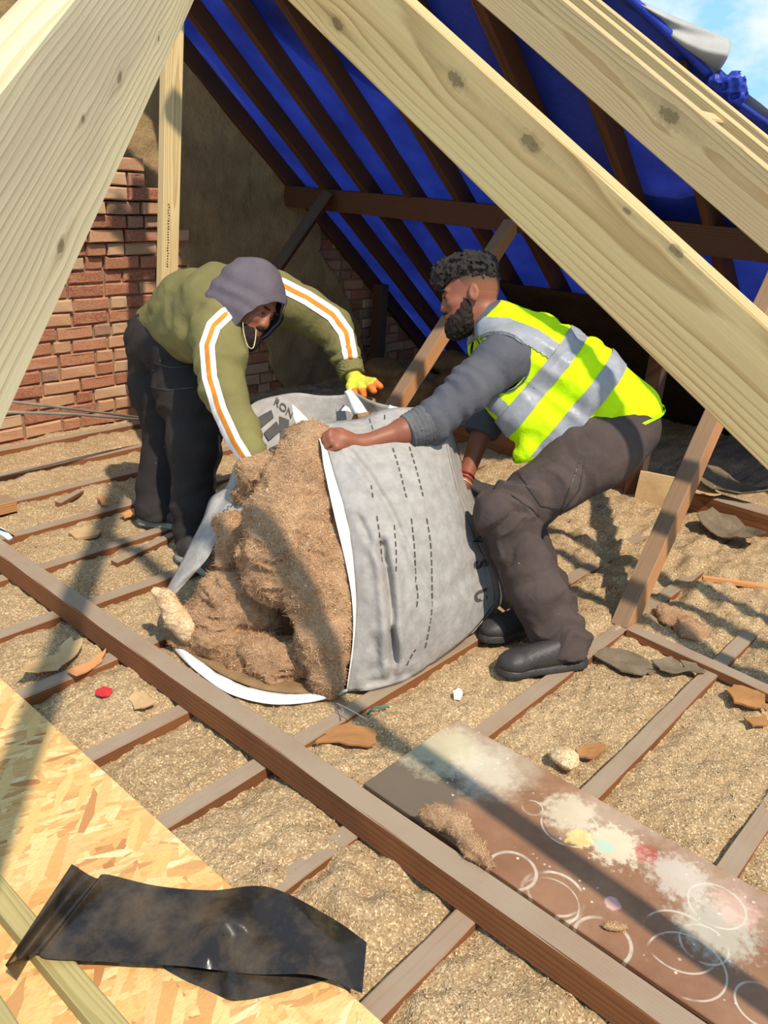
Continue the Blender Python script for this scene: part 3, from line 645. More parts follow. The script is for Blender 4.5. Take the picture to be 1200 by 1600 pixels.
blotch(bp(1120, 1450), 0.15, C8(196, 196, 176), 45, .52, .68, 0.7)
blotch(bp(1150, 1420), 0.1, C8(222, 176, 160), 50, .56, .68, 0.5)
blotch(bp(1020, 1560), 0.2, C8(112, 72, 50), 8, .5, .8, 0.6)
for (x, y, r, w) in ((864, 1400, .070, .005), (868, 1396, .061, .004), (858, 1408, .066, .0025), (941, 1470, .060, .005), (800, 1360, .056, .005), (1072, 1508, .080, .003), (1062, 1470, .078, .003), (1100, 1475, .05, .003), (832, 1262, .026, .003), (1120, 1415, .062, .003), (1190, 1570, .05, .003), (890, 1290, .07, .003)):
    ring(bp(x, y), r, w, WHT)
sp_ = m.voro(v, 34); c = m.mix(m.math('MULTIPLY', m.ramp(sp_, [(.10, K(1)), (.14, K(0))]), m.ramp(m.noise(v, 6, 2), [(.5, K(0)), (.6, K(.8))])), c, C8(214, 204, 190))
m.col(c); m.bump(m.noise(v, 40, 4, .7), 0.12, 0.004); M['painted'] = m.m
slab('painted_hardboard', 1.303, 1.703, -0.9, 1.108, 0.008, BZ, M['painted'], 'brown board splashed with white paint rings lying behind the binder beam', 'board')

# black plastic damp course sheet, crumpled
m = Mat('black_plastic', 0.33, 0.36); v = m.coord()
m.col(m.mix(m.ramp(m.noise(v, 9, 5, .65), [(.42, K(0)), (.72, K(1))]), C8(36, 31, 27), C8(84, 70, 52)))
m.b.inputs['Roughness'].default_value = 0.3; rr = m.ramp(m.noise(v, 14, 4), [(.3, K(.14)), (.7, K(.42))]); m.l(rr, m.b.inputs['Roughness']); m.bump(m.noise(v, 16, 4, .6), 0.3, 0.008); M['dpc'] = m.m
def strip(top, bot, n, k, zf, closed=None):
    T = catmull([(a, b, 0) for a, b in top], n); B = catmull([(a, b, 0) for a, b in bot], n); V = []
    for i in range(n):
        for j in range(k):
            w = j/(k-1); x, y = (T[i]*(1-w)+B[i]*w)[:2]; V.append(fl(x, y, zf(i/(n-1), w, x, y)))
    return V, [(i*k+j, i*k+j+1, (i+1)*k+j+1, (i+1)*k+j) for i in range(n-1) for j in range(k-1)]
def tent(x, y, P, w): 
    best = 0
    for (ax_, ay_), (bx__, by_) in zip(P[:-1], P[1:]):
        ux, uy = bx__-ax_, by_-ay_; t = max(0, min(1, ((x-ax_)*ux+(y-ay_)*uy)/(ux*ux+uy*uy))); d = math.hypot(x-ax_-t*ux, y-ay_-t*uy); best = max(best, 1-d/w)
    return max(0, best)
def z_up(u, w, x, y):
    z = 0.100-0.050*min(1, u*1.15)+0.011*math.sin(u*40+1.5*w+1.2*math.sin(u*13))*max(0, 1-1.7*u)+0.004*math.sin(u*21+3*w)
    z += 0.028*math.exp(-(u/0.035)**2)*(0.5+w*0.2)
    z += 0.020*tent(x, y, [(325, 1492), (352, 1432), (385, 1450), (400, 1492)], 34)+0.015*tent(x, y, [(385, 1420), (440, 1400), (520, 1470)], 40)
    if x > 400: z += 0.012*math.sin((x-400)/32)+0.016*min(1, (x-400)/80)
    return z*(1-0.1*w)
V1, F1 = strip([(112, 1350), (150, 1372), (166, 1366), (245, 1384), (330, 1391), (420, 1386), (515, 1432), (573, 1472)], [(8, 1508), (55, 1490), (76, 1498), (170, 1503), (290, 1510), (395, 1522), (490, 1524), (566, 1552)], 90, 26, z_up)
V2, F2 = strip([(250, 1480), (300, 1480), (370, 1480), (440, 1480), (520, 1500)], [(255, 1512), (310, 1540), (368, 1562), (450, 1548), (528, 1526)], 40, 12, lambda u, w, x, y: 0.03+0.02*(1-w)+0.018*tent(x, y, [(360, 1515), (366, 1558)], 24)+0.006*math.sin(u*12))
V3, F3 = strip([(112, 1350), (62, 1428), (8, 1508)], [(124, 1356), (80, 1438), (26, 1532)], 20, 6, lambda u, w, x, y: 0.098-0.07*w)
n1_, n2_ = len(V1), len(V2)
o = mesh_obj('black_plastic_sheet', V1+V2+V3, F1+[tuple(i+n1_ for i in f) for f in F2]+[tuple(i+n1_+n2_ for i in f) for f in F3], M['dpc'], None, True)
tag(o, 'crumpled strip of shiny black plastic lying on the strand board', 'plastic sheet')

# ------------------------------------------------------------------ scraps on the floor
M['card'] = mat_plain('brown_card', C8(170, 122, 76), C8(146, 102, 62), 10, 0.9, 0.15, (30, 0.4, 0.006))
M['pale_card'] = mat_plain('pale_card', C8(196, 164, 118), C8(172, 138, 96), 10, 0.9, 0.15, (30, 0.4, 0.006))
M['felt'] = mat_plain('grey_felt', C8(128, 112, 90), C8(100, 86, 68), 14, 0.95, 0.1, (40, 0.5, 0.008))
M['darkfelt'] = mat_plain('dark_felt', C8(70, 66, 62), C8(52, 48, 46), 8, 0.8, 0.25, (20, 0.4, 0.01))
M['orange_wood'] = mat_wood('fresh_lath', C8(206, 146, 92), C8(172, 108, 62), 40)
M['white'] = mat_plain('white_plastic', C8(236, 236, 230), C8(220, 220, 216), 5, 0.5, 0.4)
M['black'] = mat_plain('black_rubber', C8(30, 29, 28), C8(40, 38, 36), 5, 0.6, 0.4)
M['metal'] = mat_plain('grey_cable', C8(150, 142, 130), C8(120, 112, 102), 9, 0.45, 0.5)
M['red'] = mat_plain('red_paper', C8(206, 56, 58), C8(176, 44, 48), 20, 0.8, 0.2)
M['greenwire'] = mat_plain('green_plastic', C8(70, 120, 96), C8(54, 98, 80), 20, 0.6, 0.3)
def scrap(name, pts, mat, label, cat, z=0.004, t=0.006, curl=0.0, wob=0.006, n=9, group=None):
    """an irregular flat piece: pixel outline set down on the floor, a little curled"""
    P = np.array([fl(a, b, z) for a, b in pts]); c0 = P.mean(0); V = []; F = []; k = len(P)*3
    Q = np.array([P[i // 3]*(1-(i % 3)/3)+P[(i // 3+1) % len(P)]*((i % 3)/3) for i in range(k)])
    Q[:, :2] += RNG.normal(size=(k, 2))*np.linalg.norm(P-c0, axis=1).mean()*0.05
    rings_ = [1.0, 0.7, 0.4]
    for s in rings_:
        for q in Q:
            p = c0+(q-c0)*s; d = p-c0; p = p.copy(); p[2] += curl*(np.linalg.norm(d)/0.1)**2*0.02+wob*vnoise(np.array([[p[0]*18, p[1]*18, z*50]]))[0]; V.append(p)
    V.append(c0)
    for r_ in range(2): F += [(r_*k+i, r_*k+(i+1) % k, (r_+1)*k+(i+1) % k, (r_+1)*k+i) for i in range(k)]
    F += [(2*k+i, 2*k+(i+1) % k, 3*k) for i in range(k)]
    o = mesh_obj(name, V, F, mat, None, False); solid(o, t, 1.0); return tag(o, label, cat, group)
scrap('card_scrap', [(490, 1158), (512, 1142), (545, 1128), (588, 1142), (590, 1160), (575, 1164), (530, 1160)], M['card'], 'brown scrap of card lying between the binder beam and the bag', 'scrap', 0.012)
scrap('wood_slip', [(104, 1052), (118, 1044), (150, 1026), (164, 1020), (162, 1032), (120, 1060)], M['orange_wood'], 'orange slip of wood on the joist left of the red scrap', 'wood scrap', 0.012, 0.004, 1.0)
scrap('card_scrap', [(26, 1068), (52, 1036), (92, 1020), (112, 1008), (128, 1012), (118, 1030), (88, 1048), (46, 1066)], M['pale_card'], 'pale curled card scrap by the strand board edge', 'scrap', 0.008, 0.003, 1.5)
scrap('paper_scrap', [(150, 1078), (162, 1072), (176, 1076), (172, 1086), (160, 1088), (150, 1084)], M['red'], 'small red paper scrap on the loose fill', 'scrap', 0.006, 0.002)
scrap('card_scrap', [(200, 1092), (212, 1076), (232, 1084), (244, 1098), (226, 1106), (212, 1104)], M['pale_card'], 'pale flake of board beside the binder beam near the red scrap', 'scrap', 0.004, 0.004)
scrap('felt_scrap', [(928, 1024), (944, 1012), (985, 1016), (1016, 1034), (1022, 1048), (1000, 1056), (968, 1046)], M['felt'], 'grey felt scrap lying right of the black boot', 'scrap', 0.010, 0.006)
scrap('felt_scrap', [(1018, 1034), (1048, 1028), (1066, 1040), (1076, 1050), (1050, 1052), (1030, 1046)], M['felt'], 'curled felt scrap at the end of the joist under the diagonal batten', 'scrap', 0.012, 0.004, 1.0)
scrap('felt_scrap', [(1062, 1034), (1088, 1036), (1104, 1050), (1092, 1052), (1072, 1046)], M['felt'], 'small dark felt curl beside the diagonal batten', 'scrap', 0.014, 0.004, 1.0)
scrap('felt_sheet', [(1086, 818), (1110, 812), (1150, 822), (1192, 846), (1186, 858), (1150, 852), (1120, 838), (1096, 830)], M['felt'], 'torn sheet of grey felt curling up at right in front of the eaves beam', 'felt', 0.03, 0.004, 1.2, 0.012)
scrap('felt_sheet', [(1078, 740), (1110, 744), (1150, 756), (1196, 776), (1192, 790), (1140, 780), (1096, 768)], M['felt'], 'torn felt lying on top of the eaves beam at right', 'felt', 0.115, 0.005, 0.8, 0.012)
scrap('card_scrap', [(1062, 752), (1088, 748), (1116, 764), (1124, 778), (1098, 784), (1076, 772)], M['pale_card'], 'tan card scrap on the eaves beam beside the diagonal strut', 'scrap', 0.11, 0.005, 0.8)
scrap('wood_slip', [(900, 1168), (918, 1160), (944, 1162), (946, 1172), (926, 1182), (906, 1180)], M['card'], 'brown bark-like slip beside the joist behind the painted board', 'wood scrap', 0.008, 0.006)
scrap('wood_slip', [(1134, 1078), (1146, 1070), (1196, 1082), (1198, 1108), (1180, 1104), (1150, 1096)], M['card'], 'brown slip of wood under the diagonal batten at right', 'wood scrap', 0.012, 0.008)
scrap('wood_slip', [(1162, 1120), (1198, 1118), (1199, 1134), (1176, 1132)], M['card'], 'small brown slip at the right edge below the batten', 'wood scrap', 0.008, 0.006)
scrap('wood_slip', [(106, 832), (134, 822), (160, 828), (150, 836), (120, 840)], M['pale_card'], 'pale splintered slip between the joists left of the trainers', 'wood scrap', 0.006, 0.012)
scrap('wood_slip', [(186, 802), (206, 796), (224, 792), (222, 800), (196, 808)], M['orange_wood'], 'orange slip of wood beside the grey-soled shoe', 'wood scrap', 0.006, 0.006)
scrap('wood_slip', [(152, 770), (164, 776), (166, 788), (158, 786)], M['orange_wood'], 'small orange chip standing on the joist at left', 'wood scrap', 0.02, 0.006)
scrap('dark_felt_sheet', [(716, 764), (742, 756), (786, 766), (796, 782), (770, 796), (726, 806)], M['darkfelt'], 'dark grey sheet lying on the floor behind the bag', 'felt', 0.03, 0.004, 0.5)
scrap('white_scrap', [(720, 706), (742, 696), (748, 706), (734, 714)], M['white'], 'pale scrap on the floor beyond the bare wrist', 'scrap', 0.01, 0.004)
scrap('white_scrap', [(708, 1078), (716, 1074), (724, 1080), (720, 1088), (710, 1087)], M['white'], 'tiny white lump on the fill in front of the painted board', 'scrap', 0.004, 0.012)
def stick(name, a, b, w, h, mat, label, cat='wood scrap', za=0.004, zb=0.004, up=(0, 0, 1)):
    return timber(name, fl(*a, za), fl(*b, zb), w, h, mat, up=up, label=label, cat=cat, align=(0, 0), bev=0.002, wob=0.004)
stick('broken_lath', (178, 880), (268, 838), 0.035, 0.022, M['old'], 'dark broken lath lying by the feet of the hooded man')
stick('broken_lath', (90, 788), (126, 768), 0.03, 0.02, M['old'], 'short dark stick between joists at far left')
stick('fresh_lath', (1098, 903), (1215, 920), 0.03, 0.014, M['orange_wood'], 'orange lath lying at the right edge in front of the felt', za=0.012, zb=0.012)
stick('floor_batten', (985, 985), (1240, 1102), 0.055, 0.03, M['old'], 'dusty batten lying slantwise on the floor right of the strut', 'batten', 0.004, 0.004)
stick('broken_lath', (928, 836), (952, 842), 0.02, 0.01, M['old'], 'thin brown stick behind the trousered leg')
a = fl(28, 800, 0.0)
timber('timber_offcut', (a[0]-0.7, a[1]+0.05, 0.003), (a[0], a[1]+0.05, 0.003), 0.10, 0.052, M['old_strut'], label='sawn timber offcut poking in at the left edge above the joists', cat='offcut', align=(0, 1))
q1 = onY(995, 727, 1.75); zb = fill_z(np.array([q1[0]]), np.array([1.75]))[0]
pc0 = Vector(fl(1022, 790, 0.0)); 
timber('insulation_board', pc0+Vector((-.02, 0.1, 0.0)), pc0+Vector((0.03, -0.10, 0.0)), 0.06, 0.165, M['pale_card'], up=(0.25, 0.1, 1), label='tan square of board standing against the eaves beam right of the vest man', cat='board', align=(0, 1), wob=0.006)
tube('metal_conduit', [onY(-120, 612, 3.45), onY(100, 637, 3.62), onY(238, 655, 3.8)], 0.007, M['metal']); tag(bpy.context.scene.objects['metal_conduit'], 'upper grey conduit running low in front of the brick wall', 'conduit')
o = tube('metal_conduit', [onY(-120, 640, 3.5), onY(110, 647, 3.62), onY(240, 657, 3.8)], 0.007, M['metal']); tag(o, 'lower grey conduit running low in front of the brick wall', 'conduit')
o = tube('white_fitting', [fl(-22, 820, 0.10), fl(4, 832, 0.098), fl(16, 842, 0.092)], [0.014, 0.016, 0.010], M['white'], seg=10, n=8); tag(o, 'white plastic fitting resting on the binder beam at the left edge', 'fitting')
o = tube('black_cable', [fl(-10, 822, 0.118), fl(6, 829, 0.115), fl(22, 838, 0.088)], 0.003, M['black'], seg=6, n=8); tag(o, 'thin black cable over the white fitting at the left edge', 'cable')
o = tube('wire', [fl(524, 1098, 0.04), fl(545, 1108, 0.05), fl(566, 1120, 0.045), fl(582, 1131, 0.02)], 0.0016, M['metal'], seg=5, n=14); tag(o, 'thin pale wire sticking out beneath the bag mouth', 'wire')
o = tube('wire', [fl(528, 1100, 0.02), fl(536, 1110, 0.03), fl(532, 1126, 0.004)], 0.0016, M['metal'], seg=5, n=10); tag(o, 'short grey wire bent down onto the joist below the bag', 'wire')
o = tube('green_wire', [fl(575, 1116, .006), fl(584, 1106, .012), fl(596, 1105, .008), fl(608, 1104, .006)], 0.004, M['greenwire'], seg=5, n=10); tag(o, 'frayed green wire scrap on the fill near the card', 'wire')

# dark lining and old sacking in the eaves
lin = slope_sheet('eaves_felt_lining', 4.45, 5.9, 1.7, 2.99, -0.135, M['old_roof'], (20, 24), rip=0.01, sag=0.0); lin.data.materials[0] = M['darkfelt2'] if 'darkfelt2' in M else mat_plain('brown_felt', C8(62, 46, 30), C8(44, 34, 24), 5, .95, .1, (12, .5, .03))
solid(lin, 0.006); tag(lin, 'dark brown felt lining under the lower rafters behind the vest', 'felt')
# ------------------------------------------------------------------ the bag
m = Mat('grey_breather_sheet', 0.75, 0.25); v = m.coord()
c = m.mix(m.ramp(m.noise(v, 26, 4, .6), [(.38, K(0)), (.62, K(1))]), C8(148, 143, 137), C8(164, 159, 152))
c = m.mix(m.math('MULTIPLY', m.ramp(m.noise(v, 5, 5, .6), [(.4, K(0)), (.7, K(1))]), .3), c, C8(138, 126, 112))
c = m.mix(m.math('MULTIPLY', m.ramp(m.voro(v, 38), [(.05, K(1)), (.09, K(0))]), m.ramp(m.noise(v, 7, 2), [(.52, K(0)), (.62, K(.7))])), c, C8(206, 178, 128))
m.col(c); b = m.bump(m.noise(v, 11, 3, .55), .45, .02); m.bump(m.noise(v, 120, 2, .5), .12, .003, b); M['sheet'] = m.m
M['sheet_white'] = mat_plain('white_sheet_face', C8(234, 232, 226), C8(214, 210, 202), 9, .7, .25, (18, .35, .012))
M['print'] = mat_plain('dark_print', C8(70, 68, 66), C8(84, 80, 76), 30, .8, .2)
M['sheet_dirt'] = mat_plain('dirty_sheet_inside', C8(150, 118, 82), C8(118, 92, 64), 10, .9, .15, (20, .4, .01))
bag = empty('membrane_bag', fl(560, 1040, 0.0), 'grey membrane sheet bag stuffed with old insulation between the two men', 'bag')
def pxt(lst, n):                                # resample a polyline of (px, py, depth) by chord length
    A = np.array(lst, float); d = np.r_[0, np.cumsum(np.hypot(*np.diff(A[:, :2], axis=0).T))]; d /= d[-1]; C = catmull(A, 40*len(A))
    dc = np.r_[0, np.cumsum(np.hypot(*np.diff(C[:, :2], axis=0).T))]; dc /= dc[-1]
    return np.stack([np.interp(np.linspace(0, 1, n), dc, C[:, i]) for i in range(3)], 1)
def poly_d(x, y, P):
    P = np.asarray(P, float); best = np.full(np.shape(x), 1e9)
    for a, b in zip(P[:-1], P[1:]):
        u = b-a; t = np.clip(((x-a[0])*u[0]+(y-a[1])*u[1])/(u@u), 0, 1); best = np.minimum(best, np.hypot(x-a[0]-t*u[0], y-a[1]-t*u[1]))
    return best
def coons(top, bot, left, right, n, k, extra):
    T, B, Lf, R = pxt(top, n), pxt(bot, n), pxt(left, k), pxt(right, k); u = np.linspace(0, 1, n)[:, None, None]; w = np.linspace(0, 1, k)[None, :, None]
    G = (1-w)*T[:, None]+w*B[:, None]+(1-u)*Lf[None]+u*R[None]-((1-u)*(1-w)*T[0]+u*(1-w)*T[-1]+(1-u)*w*B[0]+u*w*B[-1])
    G = G.copy(); G[..., 2] += extra(G[..., 0], G[..., 1], u[..., 0], w[..., 0])
    V = np.array([at(*q) for q in G.reshape(-1, 3)]); V[:, 2] = np.maximum(V[:, 2], 0.006)
    idx = np.arange(n*k).reshape(n, k); return G, V, np.stack([idx[:-1, :-1], idx[1:, :-1], idx[1:, 1:], idx[:-1, 1:]], -1).reshape(-1, 4)
LEFT = [(486, 664, 2.74), (507, 690, 2.665), (522, 740, 2.61), (539, 800, 2.565), (551, 870, 2.535), (556, 930, 2.525), (553, 1000, 2.52), (542, 1081, 2.545)]
RIGHT = [(692, 640, 2.86), (697, 690, 2.86), (706, 735, 2.87), (722, 790, 2.90), (745, 845, 2.94), (768, 900, 2.98), (772, 945, 3.0)]
TOP = [(486, 664, 2.74), (530, 658, 2.77), (565, 654, 2.80), (600, 640, 2.83), (640, 637, 2.84), (692, 640, 2.86)]
BOT = [(542, 1081, 2.545), (600, 1076, 2.585), (640, 1060, 2.64), (690, 1027, 2.755), (735, 990, 2.86), (772, 945, 3.0)]
FOLDS = [([(597, 850), (606, 900), (612, 960), (612, 1030)], 7, .030), ([(612, 985), (618, 1010), (620, 1035), (612, 1050)], 5, .022), ([(547, 705), (575, 740), (612, 800), (650, 890), (678, 940)], 5, .010), ([(562, 810), (578, 845), (598, 875)], 5, .008), ([(650, 960), (660, 1000), (668, 1040)], 6, .008), ([(575, 1060), (590, 1030), (585, 1000)], 8, .008), ([(700, 930), (730, 900), (752, 880)], 8, .006), ([(640, 1052), (600, 1062), (570, 1070)], 5, .012)]
def front_extra(x, y, u, w):
    e = -0.11*np.sin(PI*np.clip(u*.93, 0, 1))**0.7*np.sin(PI*w)**0.8
    for P, wd, dp in FOLDS:
        d = poly_d(x, y, P); e = e+dp*np.exp(-(d/wd)**2)-0.55*dp*np.exp(-((d-1.9*wd)/wd)**2)
    p = np.stack([x/60, y/60, x*0], -1); e = e+0.010*fbm(p, 3, 31)*np.sin(PI*w)
    e = e+0.02*np.clip(u-.8, 0, 1)*5*fbm(p*1.8, 2, 33)*np.sin(PI*w)
    return e
G, V, F = coons(TOP, BOT, LEFT, RIGHT, 64, 72, front_extra)
front = mesh_obj('front_panel', V, F, M['sheet'], bag, True); solid(front, 0.002)
FP_PX = G.reshape(-1, 3)
def depth_on(Gp, x, y):
    d = (Gp[:, 0]-x)**2+(Gp[:, 1]-y)**2; i = np.argpartition(d, min(6, len(d)-1))[:6]; w = 1/(d[i]+.5); return (Gp[i, 2]*w).sum()/w.sum()
def dashes(lines, Gp, wpx=2.2, lift=.005):
    V = []; F = []
    for pts, on, off in lines:
        P = pxt([(a, b, 0) for a, b in pts], 400); dd = np.r_[0, np.cumsum(np.hypot(*np.diff(P[:, :2], axis=0).T))]; s = 0
        while s+on < dd[-1]:
            q = [np.array([np.interp(s+on*f, dd, P[:, 0]), np.interp(s+on*f, dd, P[:, 1])]) for f in (0, .5, 1)]
            dr = (q[2]-q[0])/np.linalg.norm(q[2]-q[0]); nn = np.array([-dr[1], dr[0]])*wpx/2; b0 = len(V)
            for c_ in q:
                for sg in (-1, 1):
                    e = c_+nn*sg; V.append(at(e[0], e[1], depth_on(Gp, *e)-lift))
            F += [(b0, b0+1, b0+3, b0+2), (b0+2, b0+3, b0+5, b0+4)]; s += on+off
    return V, F
DL = [([(614, 700), (626, 740), (634, 772), (638, 782)], 6.5, 4), ([(640, 698), (652, 738), (660, 770), (663, 782)], 6.5, 4),
      ([(643, 810), (648, 860), (650, 905), (653, 930), (651, 950)], 9, 4), ([(667, 810), (673, 850), (675, 900), (675, 950), (670, 985), (664, 1015)], 9, 4),
      ([(580, 758), (583, 778)], 7, 5), ([(589, 806), (595, 850), (598, 900)], 8, 5), ([(616, 820), (619, 860), (619, 905)], 8, 5), ([(658, 1002), (643, 1025), (631, 1050)], 8, 4),
      ([(577, 654), (583, 672)], 7, 4), ([(601, 648), (601, 664)], 7, 4)]
Vd, Fd = dashes(DL, FP_PX); o = mesh_obj('printed_dashes', Vd, Fd, M['print'], bag); tag(o, 'dark dashed lap lines printed on grey sheet', kind='stuff')
def ribbon(name, A, B, n, k, mat, parent, extra=lambda u, w: 0.0, zmin=0.006):
    a, b = pxt(A, n), pxt(B, n); V = []
    for i in range(n):
        for j in range(k):
            w = j/(k-1); q = a[i]*(1-w)+b[i]*w; p = at(q[0], q[1], q[2]+extra(i/(n-1), w)); p[2] = max(p[2], zmin); V.append(p)
    o = mesh_obj(name, V, [(i*k+j, i*k+j+1, (i+1)*k+j+1, (i+1)*k+j) for i in range(n-1) for j in range(k-1)], mat, parent, True); solid(o, .0018); return o
o = ribbon('mouth_edge', [(456, 632, 2.80), (463, 662, 2.73), (497, 684, 2.655), (506, 730, 2.595), (521, 800, 2.54), (540, 880, 2.51), (550, 940, 2.505), (551, 1000, 2.51), (541, 1080, 2.54)],
           [(457, 632, 2.81), (483, 658, 2.74), (507, 690, 2.67), (523, 740, 2.615), (540, 800, 2.57), (552, 870, 2.54), (557, 930, 2.53), (554, 1000, 2.525), (543, 1081, 2.55)], 50, 4, M['sheet_white'], bag)
tag(o, 'white turned-back mouth edge of the bag')
o = ribbon('bottom_lip', [(257, 950, 2.76), (260, 985, 2.72), (270, 1012, 2.70), (300, 1045, 2.61), (345, 1080, 2.515), (385, 1096, 2.475), (430, 1101, 2.46), (480, 1098, 2.475), (520, 1089, 2.51), (543, 1080, 2.54)],
           [(260, 950, 2.77), (264, 985, 2.735), (278, 1004, 2.70), (310, 1030, 2.645), (345, 1056, 2.58), (390, 1075, 2.53), (435, 1083, 2.51), (480, 1084, 2.515), (520, 1080, 2.53), (543, 1077, 2.545)], 70, 6, M['sheet_white'], bag,
           lambda u, w: .008*math.sin(u*40+w*3)*w-.012*math.sin(PI*w))
tag(o, 'white lower lip of the bag lying on the floor')
o = ribbon('bag_floor', [(262, 985, 2.735), (278, 1004, 2.70), (310, 1030, 2.645), (345, 1056, 2.58), (390, 1076, 2.53), (435, 1084, 2.51), (480, 1085, 2.515), (530, 1080, 2.535)],
           [(330, 940, 2.9), (350, 945, 2.9), (380, 950, 2.9), (420, 955, 2.9), (450, 960, 2.9), (480, 965, 2.88), (510, 970, 2.86), (545, 975, 2.82)], 40, 12, M['sheet_dirt'], bag, zmin=.012)
tag(o, 'dirty brown inside of the bag')
o = ribbon('side_flap', [(379, 716, 2.93), (367, 726, 2.93), (354, 760, 2.91), (330, 778, 2.90), (318, 810, 2.88), (300, 846, 2.85), (282, 882, 2.82), (263, 917, 2.78), (256, 945, 2.765)],
           [(392, 720, 2.91), (396, 742, 2.88), (399, 768, 2.84), (388, 795, 2.80), (364, 815, 2.78), (342, 838, 2.76), (326, 870, 2.74), (302, 898, 2.74), (272, 930, 2.74)], 60, 14, M['sheet'], bag,
           lambda u, w: -.025*math.sin(PI*w)+.010*math.sin(w*17+u*7)*math.exp(-((u-.3)/.22)**2)+.006*math.sin(u*25+w*5))
SF = np.array([np.r_[np.array(p) , 0][:3] for p in [(0, 0, 0)]])
Vd, Fd = dashes([([(340, 806), (352, 796), (366, 783), (380, 772)], 6, 3.5), ([(343, 808), (356, 800)], 6, 3.5)], np.array([(330, 800, 2.84), (350, 800, 2.82), (370, 785, 2.82), (385, 770, 2.83), (360, 790, 2.815)]), 1.8, .03)
o = mesh_obj('printed_dashes', Vd, Fd, M['print'], bag); tag(o, 'dashes printed on the flap', kind='stuff')
BT = [(372, 650, 3.02), (400, 628, 3.05), (435, 618, 3.09), (466, 614, 3.12), (500, 618, 3.13), (535, 617, 3.13), (552, 612, 3.11), (585, 628, 3.06), (640, 640, 3.04), (700, 650, 3.04)]
BB = [(392, 800, 3.02), (420, 800, 3.04), (450, 800, 3.06), (480, 790, 3.1), (510, 780, 3.14), (545, 780, 3.16), (570, 780, 3.17), (600, 780, 3.2), (650, 790, 3.2), (730, 800, 3.12)]
Gb, Vb, Fb = coons(BT, BB, [BT[0], (378, 720, 3.0), BB[0]], [BT[-1], (715, 720, 3.1), BB[-1]], 60, 30, lambda x, y, u, w: .018*fbm(np.stack([x/45, y/45, x*0], -1), 3, 41)*np.minimum(1, w*4)-.06*np.exp(-((x-425)/45)**2)*np.sin(PI*w)-.05*np.exp(-(poly_d(x, y, [(500, 648), (520, 634), (545, 630)])/9)**2)*0)
o = mesh_obj('back_flap', Vb, Fb, M['sheet'], bag, True); solid(o, .002)
GB = Gb.reshape(-1, 3)
o = ribbon('end_panel', [(692, 640, 2.862), (697, 690, 2.862), (706, 735, 2.872), (722, 790, 2.902), (745, 845, 2.942), (768, 900, 2.982), (772, 945, 3.002), (735, 990, 2.862)],
           [(700, 650, 3.05), (712, 690, 3.10), (730, 750, 3.14), (748, 800, 3.16), (764, 850, 3.18), (785, 900, 3.22), (795, 935, 3.24), (760, 985, 3.12)], 50, 8, M['sheet'], bag, lambda u, w: .02*math.sin(u*22+w*4)*math.sin(PI*w))
# printing: word, emblem, loose letters
def text_uv(s, bold=.01):
    cu = bpy.data.curves.new('t', 'FONT'); cu.body = s; cu.size = 1.0; cu.resolution_u = 3; cu.offset = bold; to = bpy.data.objects.new('t', cu); COL.objects.link(to)
    dg = bpy.context.evaluated_depsgraph_get(); me = bpy.data.meshes.new_from_object(to.evaluated_get(dg)); V = np.array([v.co[:2] for v in me.vertices]); F = [tuple(p.vertices) for p in me.polygons]
    bpy.data.objects.remove(to); bpy.data.curves.remove(cu); bpy.data.meshes.remove(me); return V, F
def print_on(name, uvF, org, ex, ey, Gp, parent, mat, lift=.006, label=None):
    U, F = uvF; V = []
    for a, b in U:
        x = org[0]+a*ex[0]+b*ey[0]; y = org[1]+a*ex[1]+b*ey[1]; V.append(at(x, y, depth_on(Gp, x, y)-lift))
    return tag(mesh_obj(name, V, F, mat, parent), label)
print_on('lettering', text_uv('RON'), (427, 630), (13, 11), (6, -15), GB, bag, M['print'], .012, 'dark lettering on back of sheet')
def quads(L_): 
    V = []; F = []
    for q in L_: F.append(tuple(range(len(V), len(V)+len(q)))); V += q
    return V, F
print_on('emblem', quads([[(403, 652), (424, 640), (428, 652), (408, 668)], [(412, 676), (432, 658), (440, 672), (420, 688)], [(436, 650), (452, 656), (450, 684), (438, 690)], [(396, 668), (404, 672), (408, 690), (400, 690)], [(420, 700), (436, 694), (444, 716), (432, 724)], [(446, 690), (456, 684), (456, 700), (448, 706)], [(404, 690), (416, 694), (420, 716), (410, 708)]]), (0, 0), (1, 0), (0, 1), GB, bag, M['print'], .012, 'dark block emblem on crumpled sheet')
print_on('lettering', text_uv('S', .05), (741, 878), (5, 26), (30, -8), FP_PX, bag, M['print'], .008, 'dark letter on bag end')
print_on('lettering', text_uv('U', .05), (742, 925), (2, 26), (26, -10), FP_PX, bag, M['print'], .008, 'dark letter on bag end')
print_on('lettering', text_uv('V', .05), (738, 842), (8, 14), (18, -6), FP_PX, bag, M['print'], .008, 'dark letter on bag end')
# white torn sheet corners by the gloved hand
o = ribbon('torn_edge', [(538, 612, 3.06), (545, 628, 3.03), (552, 648, 3.0)], [(548, 608, 3.07), (562, 626, 3.03), (574, 644, 2.99)], 12, 6, M['sheet_white'], bag, lambda u, w: -.02*math.sin(PI*w)); tag(o, 'white torn underside of the sheet')
o = ribbon('torn_edge', [(534, 640, 3.02), (540, 634, 3.03), (548, 640, 3.02)], [(533, 642, 3.02), (541, 642, 3.02), (548, 644, 3.01)], 8, 4, M['sheet_white'], bag); tag(o, 'white torn underside of the sheet')
o = ribbon('torn_edge', [(609, 632, 2.84), (612, 634, 2.835), (640, 640, 2.85)], [(601, 647, 2.83), (615, 645, 2.82), (638, 643, 2.84)], 10, 5, M['sheet_white'], bag); tag(o, 'white torn underside of the sheet')

